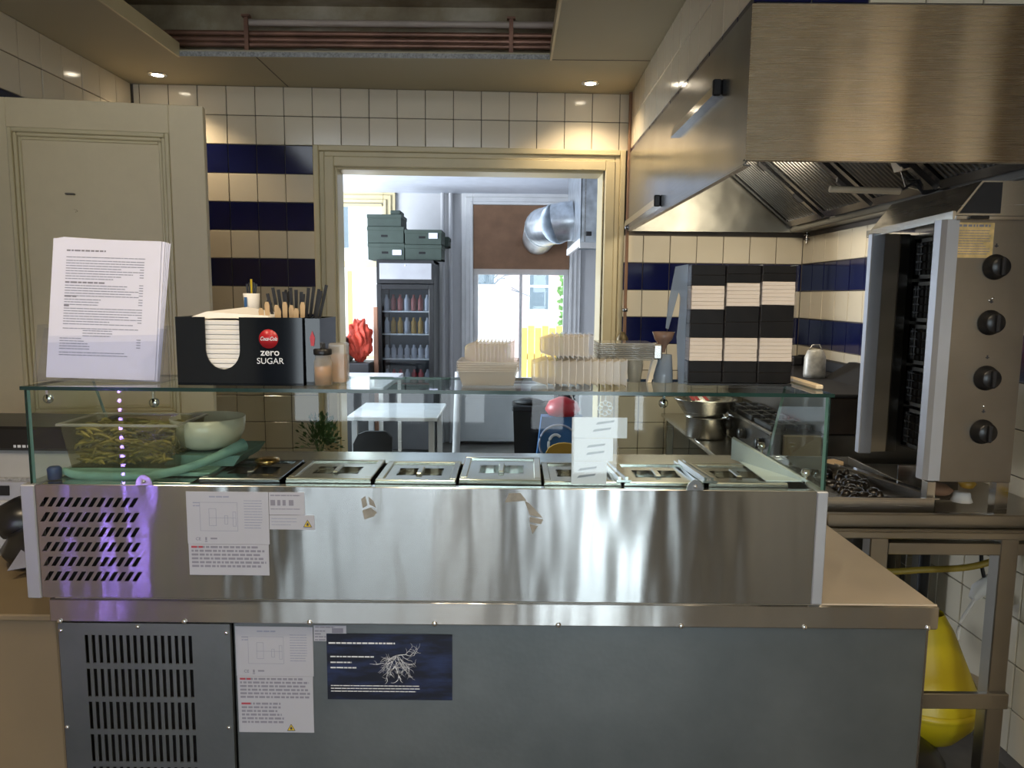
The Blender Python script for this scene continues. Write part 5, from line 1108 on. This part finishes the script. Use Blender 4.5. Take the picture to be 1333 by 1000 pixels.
# white worktop in the sun and table
t = thing('white_side_table', 'white table with a glossy top below the left back window', 'table', (-1.2, 5.6, 0))
MB().box(-1.62, -.93, 5.3, 6.3, .80, .835, .004).build('table_top', mat('glossy_white', (.80, .80, .80), .12), t)
for x, y in ((-1.58, 5.34), (-.97, 5.34), (-1.58, 6.22), (-.97, 6.22)): MB().box(x, x + .03, y, y + .03, 0, .80).build('leg', M['steel'], t)
t = thing('dining_table', 'table with a bright reflective top and grey legs in the back room', 'table', (-.75, 4.9, 0))
MB().box(-1.05, -.47, 4.62, 5.25, .705, .73, .004).build('table_top', mat('glossy_pale_top', (.62, .64, .66), .10), t)
for x, y in ((-1.02, 4.65), (-.53, 4.65), (-1.02, 5.2), (-.53, 5.2)): MB().box(x, x + .035, y, y + .035, 0, .705).build('leg', M['grey_paint'], t)
t = thing('black_chair', 'low black chair with a rounded backrest tucked under the reflective table', 'chair', (-.85, 4.55, 0))
MB().prism([(-.98 , .45), (-.98, .58), (-.95, .64), (-.90, .66), (-.78, .66), (-.74, .62), (-.74, .45)], 'y', 4.50, 4.53).build('backrest', M['black_soft'], t)
MB().box(-.99, -.73, 4.53, 4.90, .42, .45, .01).build('seat', M['black_soft'], t)
for x in (-.98, -.755):
    for y in (4.54, 4.86): MB().box(x, x + .02, y, y + .02, 0, .42).build('leg', M['black'], t)
# black bin, blue bag, mustard chair
t = thing('waste_bin', 'tall black waste bin with a bag folded over its rim in the back room', 'bin', (.15, 5.5, 0))
b = MB(); b.hexa([(.035, 5.40, 0), (.26, 5.40, 0), (.26, 5.62, 0), (.035, 5.62, 0), (.010, 5.38, .66), (.285, 5.38, .66), (.285, 5.64, .66), (.010, 5.64, .66)]); b.build('body', M['black'], t)
b = MB(); b.box(.000, .295, 5.37, 5.65, .655, .70, .01); b.disc([(.10, .70), (.12, .715), (.06, .735)], (.13, 5.5, 0), n=9); b.build('bag_rim', M['black_soft'], t)
t = thing('blue_bag', 'blue bag with a pale round letter C emblem beside the black bin', 'bag', (.36, 5.2, 0))
b = MB(); b.prism([(.19, .0), (.52, .0), (.54, .30), (.50, .66), (.21, .66), (.17, .30)], 'y', 5.12, 5.24); b.build('bag', M['blue_bag'], t)
for a0, a1, R_, w_ in ((.6, 5.6, .135, .010),): MB().tube([(.33 + R_ * math.cos(a0 + (a1 - a0) * k / 24), 5.115, .47 + R_ * math.sin(a0 + (a1 - a0) * k / 24)) for k in range(25)], .008, 6).build('emblem_ring', M['print_pale'], t)
MB().tube([(.31 + .05 * math.cos(.9 + 4.4 * k / 16), 5.113, .46 + .075 * math.sin(.9 + 4.4 * k / 16)) for k in range(17)], .011, 6).build('emblem_letter', M['white_print'], t)
t = thing('red_parcel', 'crumpled red parcel lying on top behind the blue bag', 'parcel', (.36, 5.4, .66))
b = MB(); b.disc([(.10, .662), (.13, .70), (.10, .76), (.03, .79)], (.36, 5.20, 0), n=9); b.build('parcel', M['red_label'], t)
t = thing('dark_machine', 'dark machine with a pale lever behind the blue bag', 'machine', (.47, 5.5, 0))
MB().box(.33, .50, 5.45, 5.75, .0, .80, .01).build('body', M['black_soft'], t); MB().tube([(.43, 5.44, .80), (.47, 5.42, .68)], .010, 6).build('lever', M['steel'], t)
t = thing('mustard_chair', 'mustard yellow round-backed plastic chair nearest the opening', 'chair', (.33, 4.75, 0))
b = MB(); b.prism([(.215 + .0, .20)] + [(.345 - .125 * math.cos(math.pi * k / 10), .42 + .13 * math.sin(math.pi * k / 10) ** .6) for k in range(11)] + [(.47, .20)], 'y', 4.74, 4.765); b.build('backrest', M['yellow_dark'], t)
MB().box(.22, .47, 4.765, 5.03, .26, .285, .01).build('seat', M['yellow_dark'], t)
for x in (.23, .44):
    for y in (4.78, 5.0): MB().box(x, x + .02, y, y + .02, 0, .26).build('leg', M['steel'], t)
# galvanised hood box and duct at the right of the back room
t = thing('galvanised_hood', 'galvanised hood box hanging in the back room beside the round duct', 'hood', (.8, 5.9, 1.82))
b = MB(); b.box(.468, .474, 5.25, 6.5, 1.90, 2.49); b.box(.468, 1.3, 5.25, 5.256, 1.86, 2.49); b.box(.468, 1.3, 6.49, 6.5, 1.9, 2.49); b.box(.468, 1.3, 5.25, 6.5, 2.484, 2.49); b.build('casing', M['galv_light'], t)
b = MB(); b.box(.462, 1.3, 5.235, 5.265, 1.835, 1.875, .003); b.box(.462, .485, 5.265, 6.50, 1.85, 1.905, .003); b.build('lower_rim', M['white_paint'], t)
MB().box(.474, 1.3, 5.256, 6.49, 1.92, 1.93).build('inner_tray', M['galv'], t); MB().box(.505, .545, 5.236, 5.249, 1.92, 1.95, .003).build('latch', M['black_soft'], t)
MB().box(.495, .502, 5.244, 5.250, 1.88, 2.45).build('seam', M['grey_strip'], t)
t = thing('round_duct', 'fat round galvanised duct elbow joining the hood box', 'duct', (.35, 6.0, 2.1))
cen = [(.467, 5.95, 2.09), (.40, 5.95, 2.085), (.34, 5.97, 2.07), (.285, 6.05, 2.06), (.25, 6.18, 2.06), (.245, 6.40, 2.06), (.245, 7.43, 2.06)]
for k, (a, c) in enumerate(((0, 2), (2, 4), (4, 6))): MB().tube(cen[a:c + 1], .155, 24).build('duct_segment', M['galv_light'], t)
for k in (0, 2, 4):
    p_, q_ = Vector(cen[k]), Vector(cen[k + 1]); d = (q_ - p_).normalized() * .012; MB().tube([tuple(p_), tuple(p_ + d)], .160, 24).build('duct_collar', M['galv_light'], t)
for i, x in enumerate((-1.15, -.88, -.61)):
    t = thing('ceiling_spot', ['black ceiling spotlight, the dark one of the three in the back room', 'cream ceiling spotlight, middle one of the three in the back room', 'cream ceiling spotlight nearest the boarded window in the back room'][i], 'light', (x, 6.0, 2.50), group='ceiling spots in the back room')
    m = M['black'] if i == 0 else M['cream_bowl']
    MB().disc([(.03, 2.485), (.03, 2.4995)], (x, 6, 0), n=14).build('base', m, t); MB().disc([(.022, 2.44), (.026, 2.48), (.012, 2.485)], (x, 6, 0), n=14).build('head', m, t)
tag(MB().box(.44, .62, 7.05, 7.30, .86, .93, .01).build('dark_bowl', M['black_soft']), 'small dark box on a ledge near the far corner of the back room', 'box')
t = thing('ledge_table', 'narrow grey ledge table near the far corner of the back room', 'table', (.8, 7.15, 0))
MB().box(.40, 1.3, 7.0, 7.32, .83, .859, .004).build('table_top', M['grey_paint'], t)
for x in (.42, 1.25): MB().box(x, x + .03, 7.02, 7.05, 0, .83).build('leg', M['steel'], t)
tag(MB().tube([(-.45, 5.8, .012), (-.42, 5.80, .90)], .02, 8, [.03, .03]).build('grey_stick', M['grey_paint']), 'grey folded stand leaning near the radiator cover', 'stand')
# purple light strip on the wall side behind the camera
t = thing('light_strip', 'vertical purple light strip reflected in the glass, on a post behind the viewer', 'light strip', (-1.75, -.5, .3))
MB().box(-1.80, -1.70, -.56, -.505, .0, 2.3, .004).build('post', M['black_soft'], t)
b = MB()
for k in range(44): b.box(-1.756, -1.744, -.5045, -.500, .30 + k * .042, .312 + k * .042)
b.build('diodes', M['purple_led'], t)['kind'] = 'stuff'
